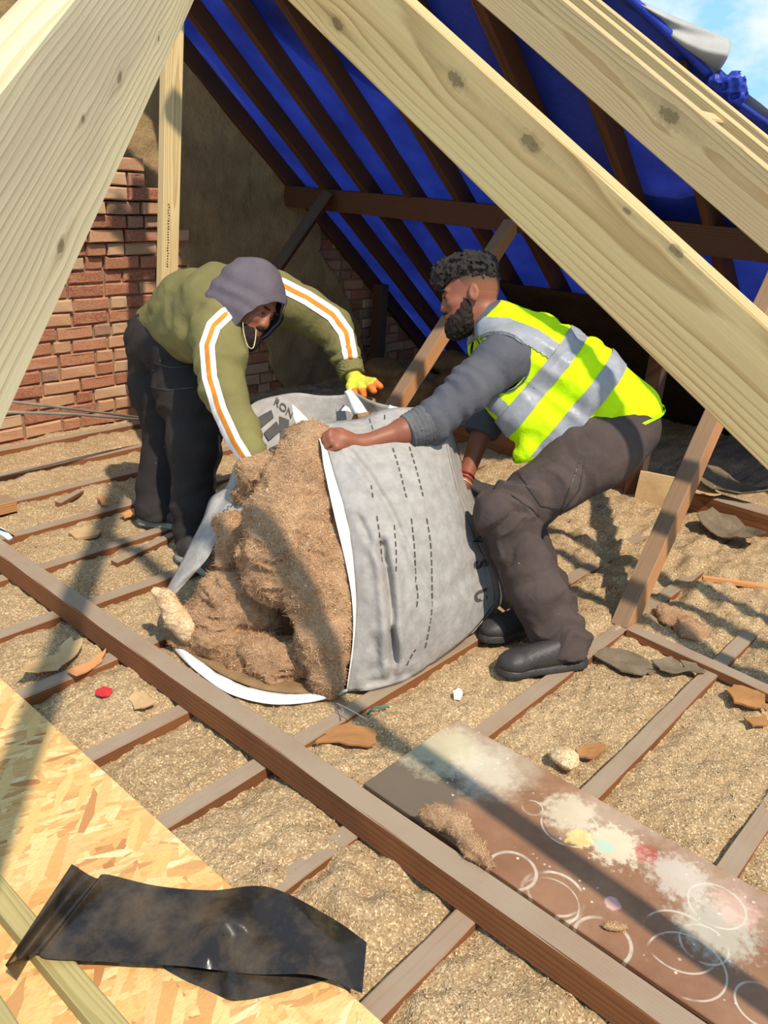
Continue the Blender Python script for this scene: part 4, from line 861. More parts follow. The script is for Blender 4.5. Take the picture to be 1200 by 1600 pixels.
# ------------------------------------------------------------------ the insulation spilling out
m = Mat('mineral_wool', 1.0, 0.05); v = m.coord()
c = m.mix(m.ramp(m.noise(v, 9, 6, .7), [(.32, K(0)), (.68, K(1))]), C8(150, 110, 78), C8(212, 170, 130))
mv = m.n('ShaderNodeMapping'); m.l(v, mv.inputs[0]); mv.inputs['Scale'].default_value = (30, 30, 110)
c = m.mix(m.math('MULTIPLY', m.ramp(m.noise(mv.outputs[0], 1, 4, .7), [(.4, K(0)), (.7, K(1))]), .45), c, C8(222, 186, 144))
c = m.mix(m.math('MULTIPLY', m.ramp(m.noise(v, 4, 5, .7), [(.55, K(0)), (.75, K(1))]), .45), c, C8(118, 96, 74))
m.col(c); b = m.bump(m.noise(v, 48, 6, .8), 1.0, .016); m.bump(m.noise(mv.outputs[0], 2, 4, .7), .5, .008, b); M['wool'] = m.m
M['wool_pale'] = mat_plain('pale_wool', C8(222, 200, 160), C8(196, 166, 124), 14, 1.0, .05, (60, .8, .01), (200, .5, .004))
M['fibre'] = mat_plain('wool_fibre', C8(214, 174, 132), C8(180, 136, 96), 20, 1.0, .05)
def pr(P, k=.03, sub=False):
    out = []
    for a, b in zip(P[:-1], P[1:]): out.append(Cone(at(*a[:3]), at(*b[:3]), a[3]*a[2]/FOC, b[3]*b[2]/FOC, k, sub=sub))
    return out
def fuzz(V, Fq, n, ln, w, seed):
    r = np.random.default_rng(seed); T = tris(Fq); c_ = V[T]; ar_ = np.linalg.norm(np.cross(c_[:, 1]-c_[:, 0], c_[:, 2]-c_[:, 0]), axis=1); i = r.choice(len(T), n, p=ar_/ar_.sum())
    q = r.dirichlet((1, 1, 1), n); P = (c_[i]*q[..., None]).sum(1); N = np.cross(c_[i, 1]-c_[i, 0], c_[i, 2]-c_[i, 0]); N /= np.linalg.norm(N, axis=1)[:, None]+1e-9
    D = r.normal(size=(n, 3)); D -= N*(D*N).sum(1)[:, None]; D /= np.linalg.norm(D, axis=1)[:, None]; L_ = (ln*r.uniform(.4, 1.4, n))[:, None]; up = r.uniform(.1, .6, n)[:, None]; S_ = np.cross(N, D)*w
    m1 = P+D*L_*.5+N*L_*up*.5; e = P+D*L_+N*L_*up*.7
    Vf = np.stack([P-S_, P+S_, m1+S_*.7, m1-S_*.7, e], 1).reshape(-1, 3); b_ = np.arange(n)[:, None]*5
    return Vf, np.concatenate([b_+np.array([[0, 1, 2]]), b_+np.array([[0, 2, 3]]), b_+np.array([[3, 2, 4]])])
def specks(V, Fq, n, seed, size=.004):
    r = np.random.default_rng(seed); T = tris(Fq); c_ = V[T]; ar_ = np.linalg.norm(np.cross(c_[:, 1]-c_[:, 0], c_[:, 2]-c_[:, 0]), axis=1); i = r.choice(len(T), n, p=ar_/ar_.sum())
    P = (c_[i]*r.dirichlet((1, 1, 1), n)[..., None]).sum(1); a_ = r.normal(size=(n, 3)); a_ /= np.linalg.norm(a_, axis=1)[:, None]; b2 = np.cross(a_, r.normal(size=(n, 3))); b2 /= np.linalg.norm(b2, axis=1)[:, None]; s_ = (size*r.uniform(.4, 1.3, n))[:, None]
    Vf = np.stack([P+a_*s_, P-a_*s_*.7+b2*s_, P-a_*s_*.7-b2*s_, P+np.cross(a_, b2)*s_*.8], 1).reshape(-1, 3); b_ = np.arange(n)[:, None]*4
    return Vf, np.concatenate([b_+np.array([[0, 1, 2]]), b_+np.array([[0, 3, 1]]), b_+np.array([[1, 3, 2]]), b_+np.array([[2, 3, 0]])])
def wool(name, prims, label, h=.0065, amp=1.0, nf=2500, ns=0, mat='wool', seed=1, fl_=.022):
    def disp(P):
        q = P*np.array([1, 1, 1.5]); return amp*(.022*fbm(q*8, 2, seed)+.008*(1-2*np.abs(vnoise(P*np.array([15, 15, 36]), seed+7)))+.0045*fbm(P*np.array([42, 42, 100]), 2, seed+9)+.003*vnoise(P*150, seed+10))
    V, Q = sdf_mesh(prims, h, disp=disp, pad=.04)
    o = mesh_obj(name, V, Q, M[mat], None, True); tag(o, label, 'insulation')
    if nf: f = mesh_obj('fibre_fuzz', *fuzz(V, Q, int(nf*1.6), fl_, .0007, seed), M['fibre'], o); tag(f, kind='stuff')
    if ns: f = mesh_obj('clinging_flakes', *specks(V, Q, ns, seed+3), M['flake'], o); tag(f, kind='stuff')
    return o
wool('insulation_roll', pr([(482, 694, 2.72, 36), (464, 760, 2.68, 54), (452, 815, 2.63, 60), (432, 880, 2.58, 56), (428, 905, 2.57, 40)])+pr([(492, 740, 2.68, 26), (500, 800, 2.63, 30), (505, 850, 2.60, 34)])+pr([(415, 735, 2.76, 26), (400, 745, 2.76, 24), (390, 772, 2.80, 20)]),
     'big rolled quilt of tan insulation rising out of the bag mouth', nf=5000, ns=1800, seed=3)
wool('insulation_slab', pr([(480, 872, 2.53, 36), (486, 930, 2.51, 40), (500, 1000, 2.51, 36), (512, 1060, 2.52, 24), (516, 1080, 2.52, 10)], .02)+pr([(530, 870, 2.56, 22), (527, 950, 2.545, 24), (525, 1020, 2.54, 20), (522, 1055, 2.53, 16)], .02)+pr([(492, 862, 2.47, 14), (500, 885, 2.46, 16)], .015, True),
     'folded slab of tan insulation hanging at the right of the bag mouth', amp=.7, nf=2500, ns=1300, seed=5)
wool('insulation_wad', pr([(352, 890, 2.80, 26), (345, 930, 2.76, 40), (330, 960, 2.73, 40)])+pr([(345, 930, 2.76, 38), (385, 950, 2.72, 40), (408, 965, 2.70, 32)])+pr([(300, 985, 2.74, 36), (340, 1005, 2.69, 36), (385, 1025, 2.66, 34)]),
     'torn wad of tan insulation at the lower left of the bag mouth', nf=3000, ns=300, seed=9)
wool('insulation_layer', pr([(400, 1022, 2.66, 34), (425, 1035, 2.63, 36), (452, 1040, 2.62, 34), (486, 1040, 2.60, 20)])+pr([(488, 985, 2.58, 12), (486, 1040, 2.58, 16), (492, 1065, 2.56, 12)]),
     'lowest layer of tan insulation at the bottom of the bag mouth', nf=1800, ns=200, seed=12)
wool('insulation_wad', pr([(358, 818, 2.80, 18), (366, 845, 2.78, 24), (358, 872, 2.78, 16)], .02)+pr([(350, 825, 2.80, 14), (346, 838, 2.79, 8)]), 'small tuft of insulation caught beside the grey side flap', nf=1200, seed=15, amp=.8)
wool('insulation_curl', pr([(243, 925, 2.69, 7), (262, 938, 2.68, 13), (278, 965, 2.67, 17), (296, 990, 2.66, 15), (310, 1000, 2.66, 9)], .02), 'pale curl of insulation sticking out at the far left of the bag mouth', h=.006, amp=.45, nf=1200, mat='wool_pale', seed=18, fl_=.012)
wool('insulation_tuft', [Ell(fl(1045, 962, .02), (.05, .045, .03)), Ell(fl(1072, 982, .02), (.06, .04, .03)), Ell(fl(1092, 988, .015), (.04, .035, .022))], 'tuft of insulation lying on the floor at right near the strut foot', h=.006, amp=.8, nf=900, seed=21, fl_=.012)
bzt = .024
wool('insulation_strip', pr([(668, 1275, 1.97, 10), (690, 1278, 1.96, 15), (718, 1292, 1.92, 14), (742, 1325, 1.86, 17), (768, 1352, 1.82, 10)], .02), 'strip of insulation lying between the binder beam and the painted board', h=.005, amp=.45, nf=700, seed=25, fl_=.010)
wool('insulation_tuft', [Ell(fl(875, 1180, .01), (.03, .028, .018)), Ell(fl(890, 1190, .01), (.025, .02, .014))], 'small pale tuft on the fill behind the painted board', h=.005, amp=.5, nf=250, mat='wool_pale', seed=27, fl_=.008)
wool('insulation_scrap', [Ell(fl(962, 1448, .03), (.030, .012, .008), ((.7, -.7, 0), (.7, .7, 0), (0, 0, 1)))], 'brown insulation scrap lying on the painted board between the rings', h=.004, amp=.25, nf=120, seed=29, fl_=.006)
wool('insulation_tuft', pr([(566, 616, 3.19, 7), (575, 630, 3.17, 10), (574, 644, 3.13, 9), (562, 652, 3.08, 8), (590, 653, 3.06, 8)], .02), 'tuft of insulation dangling under the gloved hand', h=.006, amp=.5, nf=500, seed=31, fl_=.010)
# old insulation and sacking heaped in the dark eaves
M['sack'] = mat_plain('old_sacking', C8(128, 96, 60), C8(92, 68, 42), 6, .95, .1, (10, .6, .03), (60, .4, .006))
def heap(L_, label, seed):
    pr_ = [Ell(np.r_[fl(x, y, 0)[:2], z], (rx, ry, rz), k=.02) for x, y, z, rx, ry, rz in L_]
    V, Q = sdf_mesh(pr_, .015, disp=lambda P: .02*fbm(P*7, 2, seed)+.012*np.sin(P[:, 2]*60+4*fbm(P*4, 1, seed)), pad=.04); tag(mesh_obj('insulation_heap', V, Q, M['sack'], None, True), label, 'insulation')
heap([(612, 655, .10, .2, .2, .14), (640, 655, .2, .16, .2, .12), (600, 640, .24, .14, .16, .1)], 'heap of old brown insulation in the dark eaves left of the middle strut', 51)
heap([(690, 662, .10, .22, .24, .13), (720, 655, .22, .2, .22, .12), (755, 650, .10, .2, .24, .12), (700, 640, .32, .16, .2, .09)], 'heap of old brown insulation in the dark eaves behind the grey sleeve', 52)
# ------------------------------------------------------------------ people
def mat_cloth(name, c1, c2, weave=260, rough=.9, speck=None, folds=.35):
    m = Mat(name, rough, .15); v = m.coord(); c = m.mix(m.ramp(m.noise(v, 5, 4, .6), [(.35, K(0)), (.65, K(1))]), c1, c2)
    if speck: c = m.mix(m.math('MULTIPLY', m.ramp(m.voro(v, 26), [(.035, K(1)), (.06, K(0))]), m.ramp(m.noise(v, 5, 2), [(.5, K(0)), (.6, K(.9))])), c, speck)
    m.col(c); b = m.bump(m.noise(v, 16, 3, .6, .6), folds, .012); m.bump(m.noise(v, weave, 2, .6), .25, .002, b); return m.m
M['skin'] = mat_plain('brown_skin', C8(146, 88, 62), C8(126, 74, 52), 12, .5, .35, (90, .2, .002))
M['skin2'] = mat_plain('tan_skin', C8(160, 96, 68), C8(138, 82, 58), 12, .5, .35, (90, .2, .002))
M['hair'] = mat_plain('dark_curls', C8(58, 50, 44), C8(32, 27, 24), 60, .7, .35, (170, .9, .01))
M['beard'] = mat_plain('dark_beard', C8(52, 40, 32), C8(36, 28, 24), 60, .8, .2, (220, .8, .005))
M['olive'] = mat_cloth('olive_sweat', C8(126, 118, 72), C8(112, 104, 64))
M['hoodgrey'] = mat_cloth('slate_hood', C8(104, 94, 98), C8(90, 82, 86))
M['blacktr'] = mat_cloth('black_trousers', C8(56, 50, 46), C8(46, 42, 40), speck=C8(196, 180, 150))
M['browntr'] = mat_cloth('brown_trousers', C8(84, 72, 66), C8(68, 58, 54), speck=C8(196, 176, 140), folds=.45)
M['greysh'] = mat_cloth('charcoal_sweater', C8(92, 92, 96), C8(78, 78, 84))
M['cuff'] = mat_cloth('heather_cuff', C8(120, 118, 116), C8(84, 84, 86), 90)
M['hivis'] = mat_cloth('fluorescent_yellow', C8(206, 246, 14), C8(196, 238, 8), rough=.75, folds=.5)
M['tape'] = mat_plain('reflective_tape', C8(150, 152, 155), C8(136, 138, 142), 30, .45, .5, (14, .4, .01))
M['stripe_w'] = mat_plain('white_stripe', C8(238, 230, 226), C8(228, 214, 212), 30, .85, .2)
M['stripe_o'] = mat_plain('orange_stripe', C8(206, 134, 44), C8(192, 120, 36), 30, .85, .2)
M['boot'] = mat_plain('black_boot', C8(60, 56, 52), C8(44, 42, 40), 12, .5, .35, (50, .4, .006))
M['sole'] = mat_plain('grey_sole', C8(150, 150, 134), C8(122, 122, 108), 12, .8, .2)
M['glove'] = mat_plain('yellow_glove', C8(206, 202, 70), C8(180, 178, 60), 40, .9, .1, (160, .8, .004))
M['glove_tip'] = mat_plain('orange_glove_dip', C8(226, 128, 50), C8(206, 108, 40), 30, .6, .3)
M['cord_red'] = mat_plain('red_thread', C8(170, 52, 50), C8(150, 44, 44), 30, .8, .2)
M['gold'] = mat_plain('pale_chain', C8(206, 186, 140), C8(180, 160, 116), 30, .35, .6)
def J(*q): return at(*q[:3])
def chain(P, k=.03, flat=None):
    return [Cone(J(*a), J(*b), a[3], b[3], k, flat) for a, b in zip(P[:-1], P[1:])]
def unit(v): v = np.asarray(v, float); return v/np.linalg.norm(v)
def part(name, V, F, mat, parent, label=None, sm=True):
    return tag(mesh_obj(name, V, F, mat, parent, sm), label)
def px_of(V):
    d = V-EYE; w = d@_f; return 600+FOC*(d@_r)/w, 800-FOC*(d@_u)/w
def folds(axis_pts, amp, freq, seed, soft=.4):
    """cloth creases: rings that wander around a limb plus soft noise"""
    A = [np.asarray(p) for p in axis_pts]
    def f(P):
        _, s = seg_dist(P, A); q = P*9
        r = np.sin(s*freq+4.2*vnoise(q*.8, seed)+2*vnoise(q*1.7, seed+1)); m_ = np.clip(vnoise(q*.55, seed+2)+.55, 0, 1)
        return amp*(r*np.abs(r)*m_+soft*fbm(q*1.2, 2, seed+3))
    return f
def band_on(name, V, F, field, mat, parent, lift=.003, label=None):
    N = vnormals(V, F); a, b, _ = clip(V+N*lift, F, field)
    return part(name, a, b, mat, parent, label) if len(b) else None
def line_on(name, V, F, line, hw, keep, mat, parent, lift=.003, label=None):
    N = vnormals(V, F); d = lateral(V, line); W_ = V+N*lift; F0 = tris(F)
    a, b, u = clip(np.c_[W_, d, keep], F0, keep); 
    for sg in (1, -1):
        if not len(b): return None
        a, b, u = clip(a, b, hw+sg*a[:, 3])
    return part(name, a[:, :3], b, mat, parent, label) if len(b) else None
def lateral(V, line):                           # signed sideways pixel distance to a line drawn over the visible side
    x, y = px_of(V); best = np.full(len(V), 1e9); sg = np.zeros(len(V)); L_ = np.asarray(line, float)
    for i, (a, b) in enumerate(zip(L_[:-1], L_[1:])):
        u = (b-a)/np.hypot(*(b-a)); ln = np.hypot(*(b-a)); t = (x-a[0])*u[0]+(y-a[1])*u[1]; lo = 0 if i else -1e9 if False else 0
        tc_ = np.clip(t, 0, ln); d = np.hypot(x-a[0]-tc_*u[0], y-a[1]-tc_*u[1]); s_ = np.sign((x-a[0])*u[1]-(y-a[1])*u[0]); q = d < best; best[q] = d[q]; sg[q] = s_[q]
    return best*sg
def facing(V, F):
    N = vnormals(V, F); d = V-EYE; d /= np.linalg.norm(d, axis=1)[:, None]; return -(N*d).sum(1)
def boot(name, heel, toe, parent, mat_up, mat_sole, up=(0, 0, 1), h=.11, w=.046, label=None, ankle=None):
    heel, toe = np.asarray(heel, float), np.asarray(toe, float); X = unit(toe-heel); Z = np.array(up, float); Y = np.cross(Z, X); L_ = np.linalg.norm(toe-heel)
    P = lambda a, b, c_: heel+X*a*L_+Y*b+Z*c_
    pr_ = [Cone(P(.16, 0, .050), P(.78, 0, .040), .043, .046, .02, (Z, .82)), Ell(P(.83, 0, .034), (L_*.17, w*1.02, .034), (X, Y, Z), .02), Cone(P(.15, 0, .05), P(.2, 0, .065), .042, .036, .02), Cone(P(.28, 0, .075), P(.60, 0, .055), .038, .034, .02)]
    up_cut = lambda Pn, f: np.maximum(f, .018-Pn[:, 2]+heel[2])
    V, Q = sdf_mesh(pr_, .006, cut=up_cut); o = part(name, V, Q, mat_up, parent, label)
    so_ = [Cone(P(.12, 0, .0), P(.82, 0, .0), .050, .054, .01), Ell(P(.84, 0, 0), (L_*.18, w*1.12, .05), (X, Y, Z), .01)]
    V, Q = sdf_mesh(so_, .006, cut=lambda Pn, f: np.maximum(np.maximum(f, Pn[:, 2]-heel[2]-.028), heel[2]+.001-Pn[:, 2])); part('sole', V, Q, mat_sole, o)
    return o

# ---------------------------------------------------- man in the vest
man = empty('person', fl(860, 1040, 0.0), 'bearded person in a fluorescent yellow vest crouching to grip the bag at right', 'person')
R = dict(pel=(962, 660, 3.05), mid=(895, 608, 3.04), che=(826, 565, 3.03), neck=(772, 506, 3.03), shL=(790, 556, 2.88), shR=(772, 545, 3.19), elL=(674, 660, 2.78), wrL=(566, 694, 2.70), elR=(762, 650, 3.14), wrR=(725, 752, 3.10),
         hiL=(945, 702, 2.95), hiR=(932, 692, 3.16), knL=(786, 806, 2.83), anL=(880, 1008, 2.81), knR=(806, 812, 3.02), anR=(868, 955, 3.06))
q = lambda k, r: (*R[k], r)
hO = J(735, 465, 3.03); hF = unit(-_r*1.0+_f*.10-_u*.10); hU = unit(_u+(-_r)*.05-hF*np.dot(_u-_r*.05, hF)); hL = np.cross(hU, hF)
def hp(f, l, u): return hO+hF*f+hL*l+hU*u
HA = (hF, hL, hU)
def head_prims(nose=.112):
    P = [Ell(hp(-.008, 0, .035), (.100, .077, .103), HA, .02), Ell(hp(.032, 0, -.05), (.064, .060, .085), HA, .03), Ell(hp(.066, 0, -.112), (.030, .034, .026), HA, .03),
         Ell(hp(.084, 0, .026), (.016, .046, .013), HA, .02), Cone(hp(.090, 0, .012), hp(nose-.014, 0, -.028), .010, .0165, .012), Ell(hp(.096, .012, -.034), (.012, .009, .009), HA, .008), Ell(hp(.096, -.012, -.034), (.012, .009, .009), HA, .008),
         Ell(hp(.090, 0, -.062), (.014, .026, .008), HA, .008), Ell(hp(.087, 0, -.077), (.014, .023, .009), HA, .008), Ell(hp(.058, .040, -.022), (.03, .02, .018), HA, .02), Ell(hp(.058, -.040, -.022), (.03, .02, .018), HA, .02)]
    for s in (1, -1):
        P += [Ell(hp(.100, .031*s, .006), (.016, .019, .011), HA, .012, sub=True), Ell(hp(.080, .031*s, .004), (.015, .015, .012), HA, .004)]
        P += [Ell(hp(-.012, .082*s, -.004), (.021, .010, .034), HA, .006), Ell(hp(-.008, .093*s, 0.0), (.011, .007, .020), HA, .005, sub=True)]
    return P
HR, TH = .004, .0
def hand(prs, wrist, palm, fingers, thumb, rp=.026, rf=.0095, k=.012):
    """palm from the wrist, each finger a bent chain of its own"""
    prs += [Cone(wrist, palm, .028, rp, .02)]
    for c_ in fingers+[thumb]:
        n = len(c_)
        for i in range(n-1): prs.append(Cone(c_[i], c_[i+1], rf*(1.1-.12*i), rf*(1.0-.12*i), .004 if i else k))
handL = []
hand(handL, J(566, 694, 2.70), J(538, 688, 2.665), [[J(533, 680, 2.655), J(516, 674, 2.635), J(507, 680, 2.645), J(508, 688, 2.66)], [J(532, 686, 2.65), J(515, 682, 2.63), J(506, 688, 2.64), J(508, 696, 2.655)],
     [J(533, 693, 2.65), J(518, 691, 2.63), J(510, 697, 2.64), J(514, 703, 2.655)], [J(537, 699, 2.655), J(526, 699, 2.635), J(519, 703, 2.645), J(522, 708, 2.655)]], [J(548, 680, 2.675), J(532, 672, 2.66), J(516, 672, 2.655)])
handR = []
hand(handR, J(725, 752, 3.10), J(716, 775, 3.07), [[J(712, 782, 3.06), J(705, 796, 3.05), J(698, 800, 3.04)], [J(716, 785, 3.065), J(710, 800, 3.06), J(702, 806, 3.05)], [J(720, 786, 3.075), J(715, 802, 3.07), J(708, 808, 3.06)], [J(723, 784, 3.085), J(720, 797, 3.08), J(714, 803, 3.075)]], [J(710, 765, 3.075), J(702, 776, 3.06), J(698, 786, 3.05)])
body = chain([q('pel', .125), q('mid', .125), q('che', .135), q('neck', .07)], .05)+[Cone(J(*R['neck']), hp(-.035, 0, -.06), .060, .056, .03)]+head_prims()+chain([q('shL', .065), q('elL', .045), q('wrL', .028)], .03)+chain([q('shR', .065), q('elR', .045), q('wrR', .028)], .03)
body += [Cone(J(*R['che']), J(*R['shL']), .1, .07, .04), Cone(J(*R['che']), J(*R['shR']), .1, .07, .04)]
body += [Cone(J(*R['elL']), J(*[(a*.6+b*.4) for a, b in zip(R['elL'], R['wrL'])]), .045, .045, .02)]+handL+handR
body += chain([q('hiL', .085), q('knL', .06), q('anL', .045)], .04)+chain([q('hiR', .085), q('knR', .06), q('anR', .045)], .04)
V, Q = sdf_mesh(body, .0055); part('body', relax(V, Q, 1, .4), Q, M['skin'], man)
hair = [Ell(hp(.0, 0, .098), (.098, .080, .058), HA, .02), Ell(hp(.078, 0, .098), (.046, .062, .040), HA, .02), Ell(hp(-.05, 0, .085), (.052, .074, .055), HA, .02), Ell(hp(.104, 0, .072), (.022, .045, .026), HA, .015)]
def curls(P):
    a = P*48; return .012*(1-1.7*np.abs(vnoise(a, 3)))+.007*(1-2*np.abs(vnoise(a*1.9, 5)))+.004*vnoise(a*3.4, 6)
V, Q = sdf_mesh(hair, .0042, disp=curls, pad=.02); part('hair', V, Q, M['hair'], man)
be = [Ell(hp(.040, 0, -.088), (.058, .064, .055), HA, .02), Ell(hp(.068, 0, -.118), (.036, .040, .033), HA, .02), Ell(hp(.022, .048, -.048), (.026, .022, .058), HA, .02), Ell(hp(.022, -.048, -.048), (.026, .022, .058), HA, .02), Ell(hp(.093, 0, -.050), (.013, .030, .008), HA, .01)]
be += [Ell(hp(.104, 0, -.070), (.014, .022, .010), HA, .006, sub=True)]
V, Q = sdf_mesh(be, .0042, disp=lambda P: .004*fbm(P*120, 2, 8)); part('beard', V, Q, M['beard'], man)
m = Mat('cropped_hair', .75, .2); v = m.coord(); dt = m.n('ShaderNodeVectorMath', operation='DOT_PRODUCT'); m.l(m.vmath('SUBTRACT', v, tuple(hO)), dt.inputs[0]); dt.inputs[1].default_value = tuple(hU)
g_ = m.math('ADD', m.math('MULTIPLY', dt.outputs['Value'], 14.0), m.math('MULTIPLY', m.math('SUBTRACT', m.noise(v, 240, 2), .5), .5)); m.col(m.ramp(g_, [(.0, C8(138, 82, 58)), (.45, C8(112, 74, 54)), (.95, C8(60, 48, 40))]))
fade = [Ell(hp(-.012, 0, .040), (.0985, .0785, .096), HA, .01)]
V, Q = sdf_mesh(fade, .004); V, Q = clipf(V, Q, lambda P: np.minimum(np.minimum((P-hO)@hU-.004-.25*np.maximum(0, (P-hO)@hF), .045-(P-hO)@hF), .10-(P-hO)@hU)); part('faded_sides', V, Q, m.m, man, 'closely cropped hair above the ear')
for s in (1, -1):
    V, Q = sdf_mesh([Ell(hp(.098, .031*s, .026), (.008, .022, .005), HA, .004)], .003); part('eyebrow', V, Q, M['beard'], man)
    V, Q = sdf_mesh([Ell(hp(.0925, .031*s, .004), (.006, .010, .004), HA, .003)], .002); part('eye', V, Q, M['black'], man)
lat = unit(J(*R['shL'])-J(*R['shR'])); spine = unit(J(*R['neck'])-J(*R['pel']))
# trousers
fl_L = folds([J(*R['hiL']), J(*R['knL']), J(*R['anL'])], .013, 70, 61); tr = chain([q('hiL', .128), q('knL', .092), (842, 930, 2.80, .086), (874, 1000, 2.81, .088), (882, 1030, 2.795, .090)], .05)+chain([q('hiR', .125), q('knR', .09), (846, 905, 3.05, .080), (872, 950, 3.07, .076)], .02)
tr += [Cone(J(965, 668, 3.05), J(940, 690, 3.04), .142, .13, .05, (lat, 1.12)), Cone(J(985, 668, 2.98), J(930, 715, 2.93), .10, .11, .05), Cone(J(915, 672, 3.02), J(880, 690, 2.98), .11, .10, .05)]
tr += [Ell(J(868, 762, 2.80), (.085, .035, .075), (unit(J(786, 806, 2.83)-J(945, 702, 2.95)), unit(J(868, 762, 2.5)-J(868, 762, 2.9)), np.cross(unit(J(786, 806, 2.83)-J(945, 702, 2.95)), unit(J(868, 762, 2.5)-J(868, 762, 2.9)))), .012)]
V, Q = sdf_mesh(tr, .0075, disp=fl_L, cut=lambda P, f: np.maximum(f, .05-P[:, 2])); trs = part('trousers', V, Q, M['browntr'], man)
# pocket flap seam and leg seam
N_ = facing(V, Q)
for ln_ in ([(812, 742), (845, 790), (880, 798), (905, 765), (912, 730)], [(905, 722), (880, 790), (872, 815)], [(800, 775), (830, 795), (842, 806)]):
    line_on('pocket_seam', V, Q, ln_, 1.0, N_-.1, M['boot'], trs, .0025)
b_ = boot('boot', fl(912, 1034, .0), fl(776, 1052, .0), man, M['boot'], M['boot'])
b_ = boot('boot', fl(880, 968, .0), fl(750, 1000, .0), man, M['boot'], M['boot'])
# grey sweater under the vest
fs = folds([J(*R['shL']), J(*R['elL']), J(650, 667, 2.765)], .0045, 105, 71, 1.3)
sw = chain([q('pel', .140), q('mid', .145), q('che', .150), q('neck', .085)], .05)+chain([(*R['shL'], .092), (735, 605, 2.83, .078), q('elL', .066), (652, 668, 2.765, .058)], .03)+chain([(*R['shR'], .085), q('elR', .066), (752, 676, 3.13, .060)], .03)
sw += [Cone(J(*R['che']), J(*R['shL']), .13, .092, .04), Cone(J(*R['che']), J(*R['shR']), .12, .09, .04)]
cd = unit(J(652, 668, 2.765)-J(*R['elL'])); cdR = unit(J(*R['wrR'])-J(*R['elR'])); nk = unit(hp(-.03, 0, -.05)-J(*R['neck']))
V, Q = sdf_mesh(sw, .007, disp=fs, cut=lambda P, f: np.maximum(np.maximum(f, np.where(np.linalg.norm(P-J(650, 668, 2.765), axis=1) < .12, (P-J(646, 670, 2.762))@cd, -1)), np.where(np.linalg.norm(P-J(752, 676, 3.13), axis=1) < .12, (P-J(752, 680, 3.13))@cdR, -1)))
part('sweater', V, Q, M['greysh'], man)
V, Q = sdf_mesh([Cone(J(662, 664, 2.77), J(640, 674, 2.757), .066, .060, .01)], .006, disp=lambda P: .004*np.sin((P-J(650, 668, 2.76))@cd*420+2*vnoise(P*20, 2)), cut=lambda P, f: np.maximum(np.maximum(f, (P-J(634, 676, 2.755))@cd), -((P-J(668, 662, 2.775))@cd)))
part('rolled_cuff', V, Q, M['cuff'], man, 'heather grey rolled cuff')
# light shirt tail at the waist
V, Q = sdf_mesh([Cone(J(985, 668, 3.04), J(965, 672, 3.04), .136, .146, .05, (lat, 1.12))], .008, disp=lambda P: .006*fbm(P*14, 2, 3)); V, Q = clipf(V, Q, lambda P: np.minimum((P-J(992, 676, 3.0))@spine, .09-(P-J(992, 676, 3.0))@spine)); part('shirt_tail', V, Q, mat_cloth('grey_shirt', C8(150, 142, 130), C8(128, 120, 110)), man, 'pale grey shirt tail below the vest')
# vest
_OB = (spine, unit(np.cross(spine, lat)), lat)
ve = chain([(968, 652, 3.04, .148), (898, 604, 3.03, .166), (828, 562, 3.02, .160), (782, 512, 3.02, .098)], .05, (lat, 1.1))
ve += [Cone(J(*R['che']), J(792, 552, 2.89), .13, .098, .05), Cone(J(*R['che']), J(770, 542, 3.17), .13, .098, .05)]
ve += chain([(786, 622, 2.95, .075), (815, 645, 2.96, .080), (868, 662, 2.98, .095), (930, 665, 3.0, .11)], .06)+[Cone(J(828, 700, 2.95), J(985, 655, 3.02), .04, .10, .05), Cone(J(815, 712, 2.95), J(900, 690, 2.95), .025, .06, .03)]
vf0 = folds([J(965, 655, 3.04), J(828, 562, 3.02)], .007, 60, 81, .6)
vf = lambda P: vf0(P)+.006*(1-2*np.abs(vnoise(P@np.array(_OB).T*np.array([5, 16, 10]), 83)))
V, Q = sdf_mesh(ve, .0065, disp=vf, pad=.01)
P1, P2 = J(806, 722, 2.95), J(1022, 642, 3.02); nh = unit(np.cross(P2-P1, lat)); nh = nh if nh@spine > 0 else -nh
V, Q = clipf(V, Q, lambda P: (P-P1)@nh)
N1, N2 = J(726, 524, 3.0), J(786, 462, 3.03); nn = unit(np.cross(N2-N1, lat)); nn = nn if nn@spine < 0 else -nn
V, Q = clipf(V, Q, lambda P: (P-N1)@nn)
ac = J(781, 566, 2.86); aL = unit(lat+.25*unit(J(*R['elL'])-J(*R['shL'])))
def armhole(P):
    d = P-ac; s_ = d@aL; r_ = np.linalg.norm(d-s_[:, None]*aL, axis=1); return np.where(s_ > -.09, r_-.097, 1.0)
V, Q = clipf(V, Q, armhole)
ac2 = J(768, 545, 3.2)
V, Q = clipf(V, Q, lambda P: np.where((P-ac2)@(-lat) > -.08, np.linalg.norm((P-ac2)-((P-ac2)@lat)[:, None]*lat, axis=1)-.09, 1.0))
vest = part('vest', V, Q, M['hivis'], man, 'fluorescent yellow sleeveless vest'); solid(vest, .004)
ga = J(850, 592, 2.87); gb_ = J(914, 632, 2.9)
for g in (ga, gb_): band_on('reflective_strip', V, Q, .036-np.abs((V-g)@spine), M['tape'], vest, .005)
shb = J(812, 524, 2.9)
fc = facing(V, Q); d = lateral(V, [(722, 528), (748, 510), (790, 512), (835, 530), (876, 556)])
band_on('reflective_strip', V, Q, np.minimum(np.minimum(15-np.abs(d), fc+.3), (V-ga)@spine-.034), M['tape'], vest, .005)
d = lateral(V, [(757, 612), (776, 632), (796, 650)]); band_on('reflective_strip', V, Q, np.minimum(np.minimum(13-np.abs(d), fc+.2), (V-ga)@spine-.034), M['tape'], vest, .005)
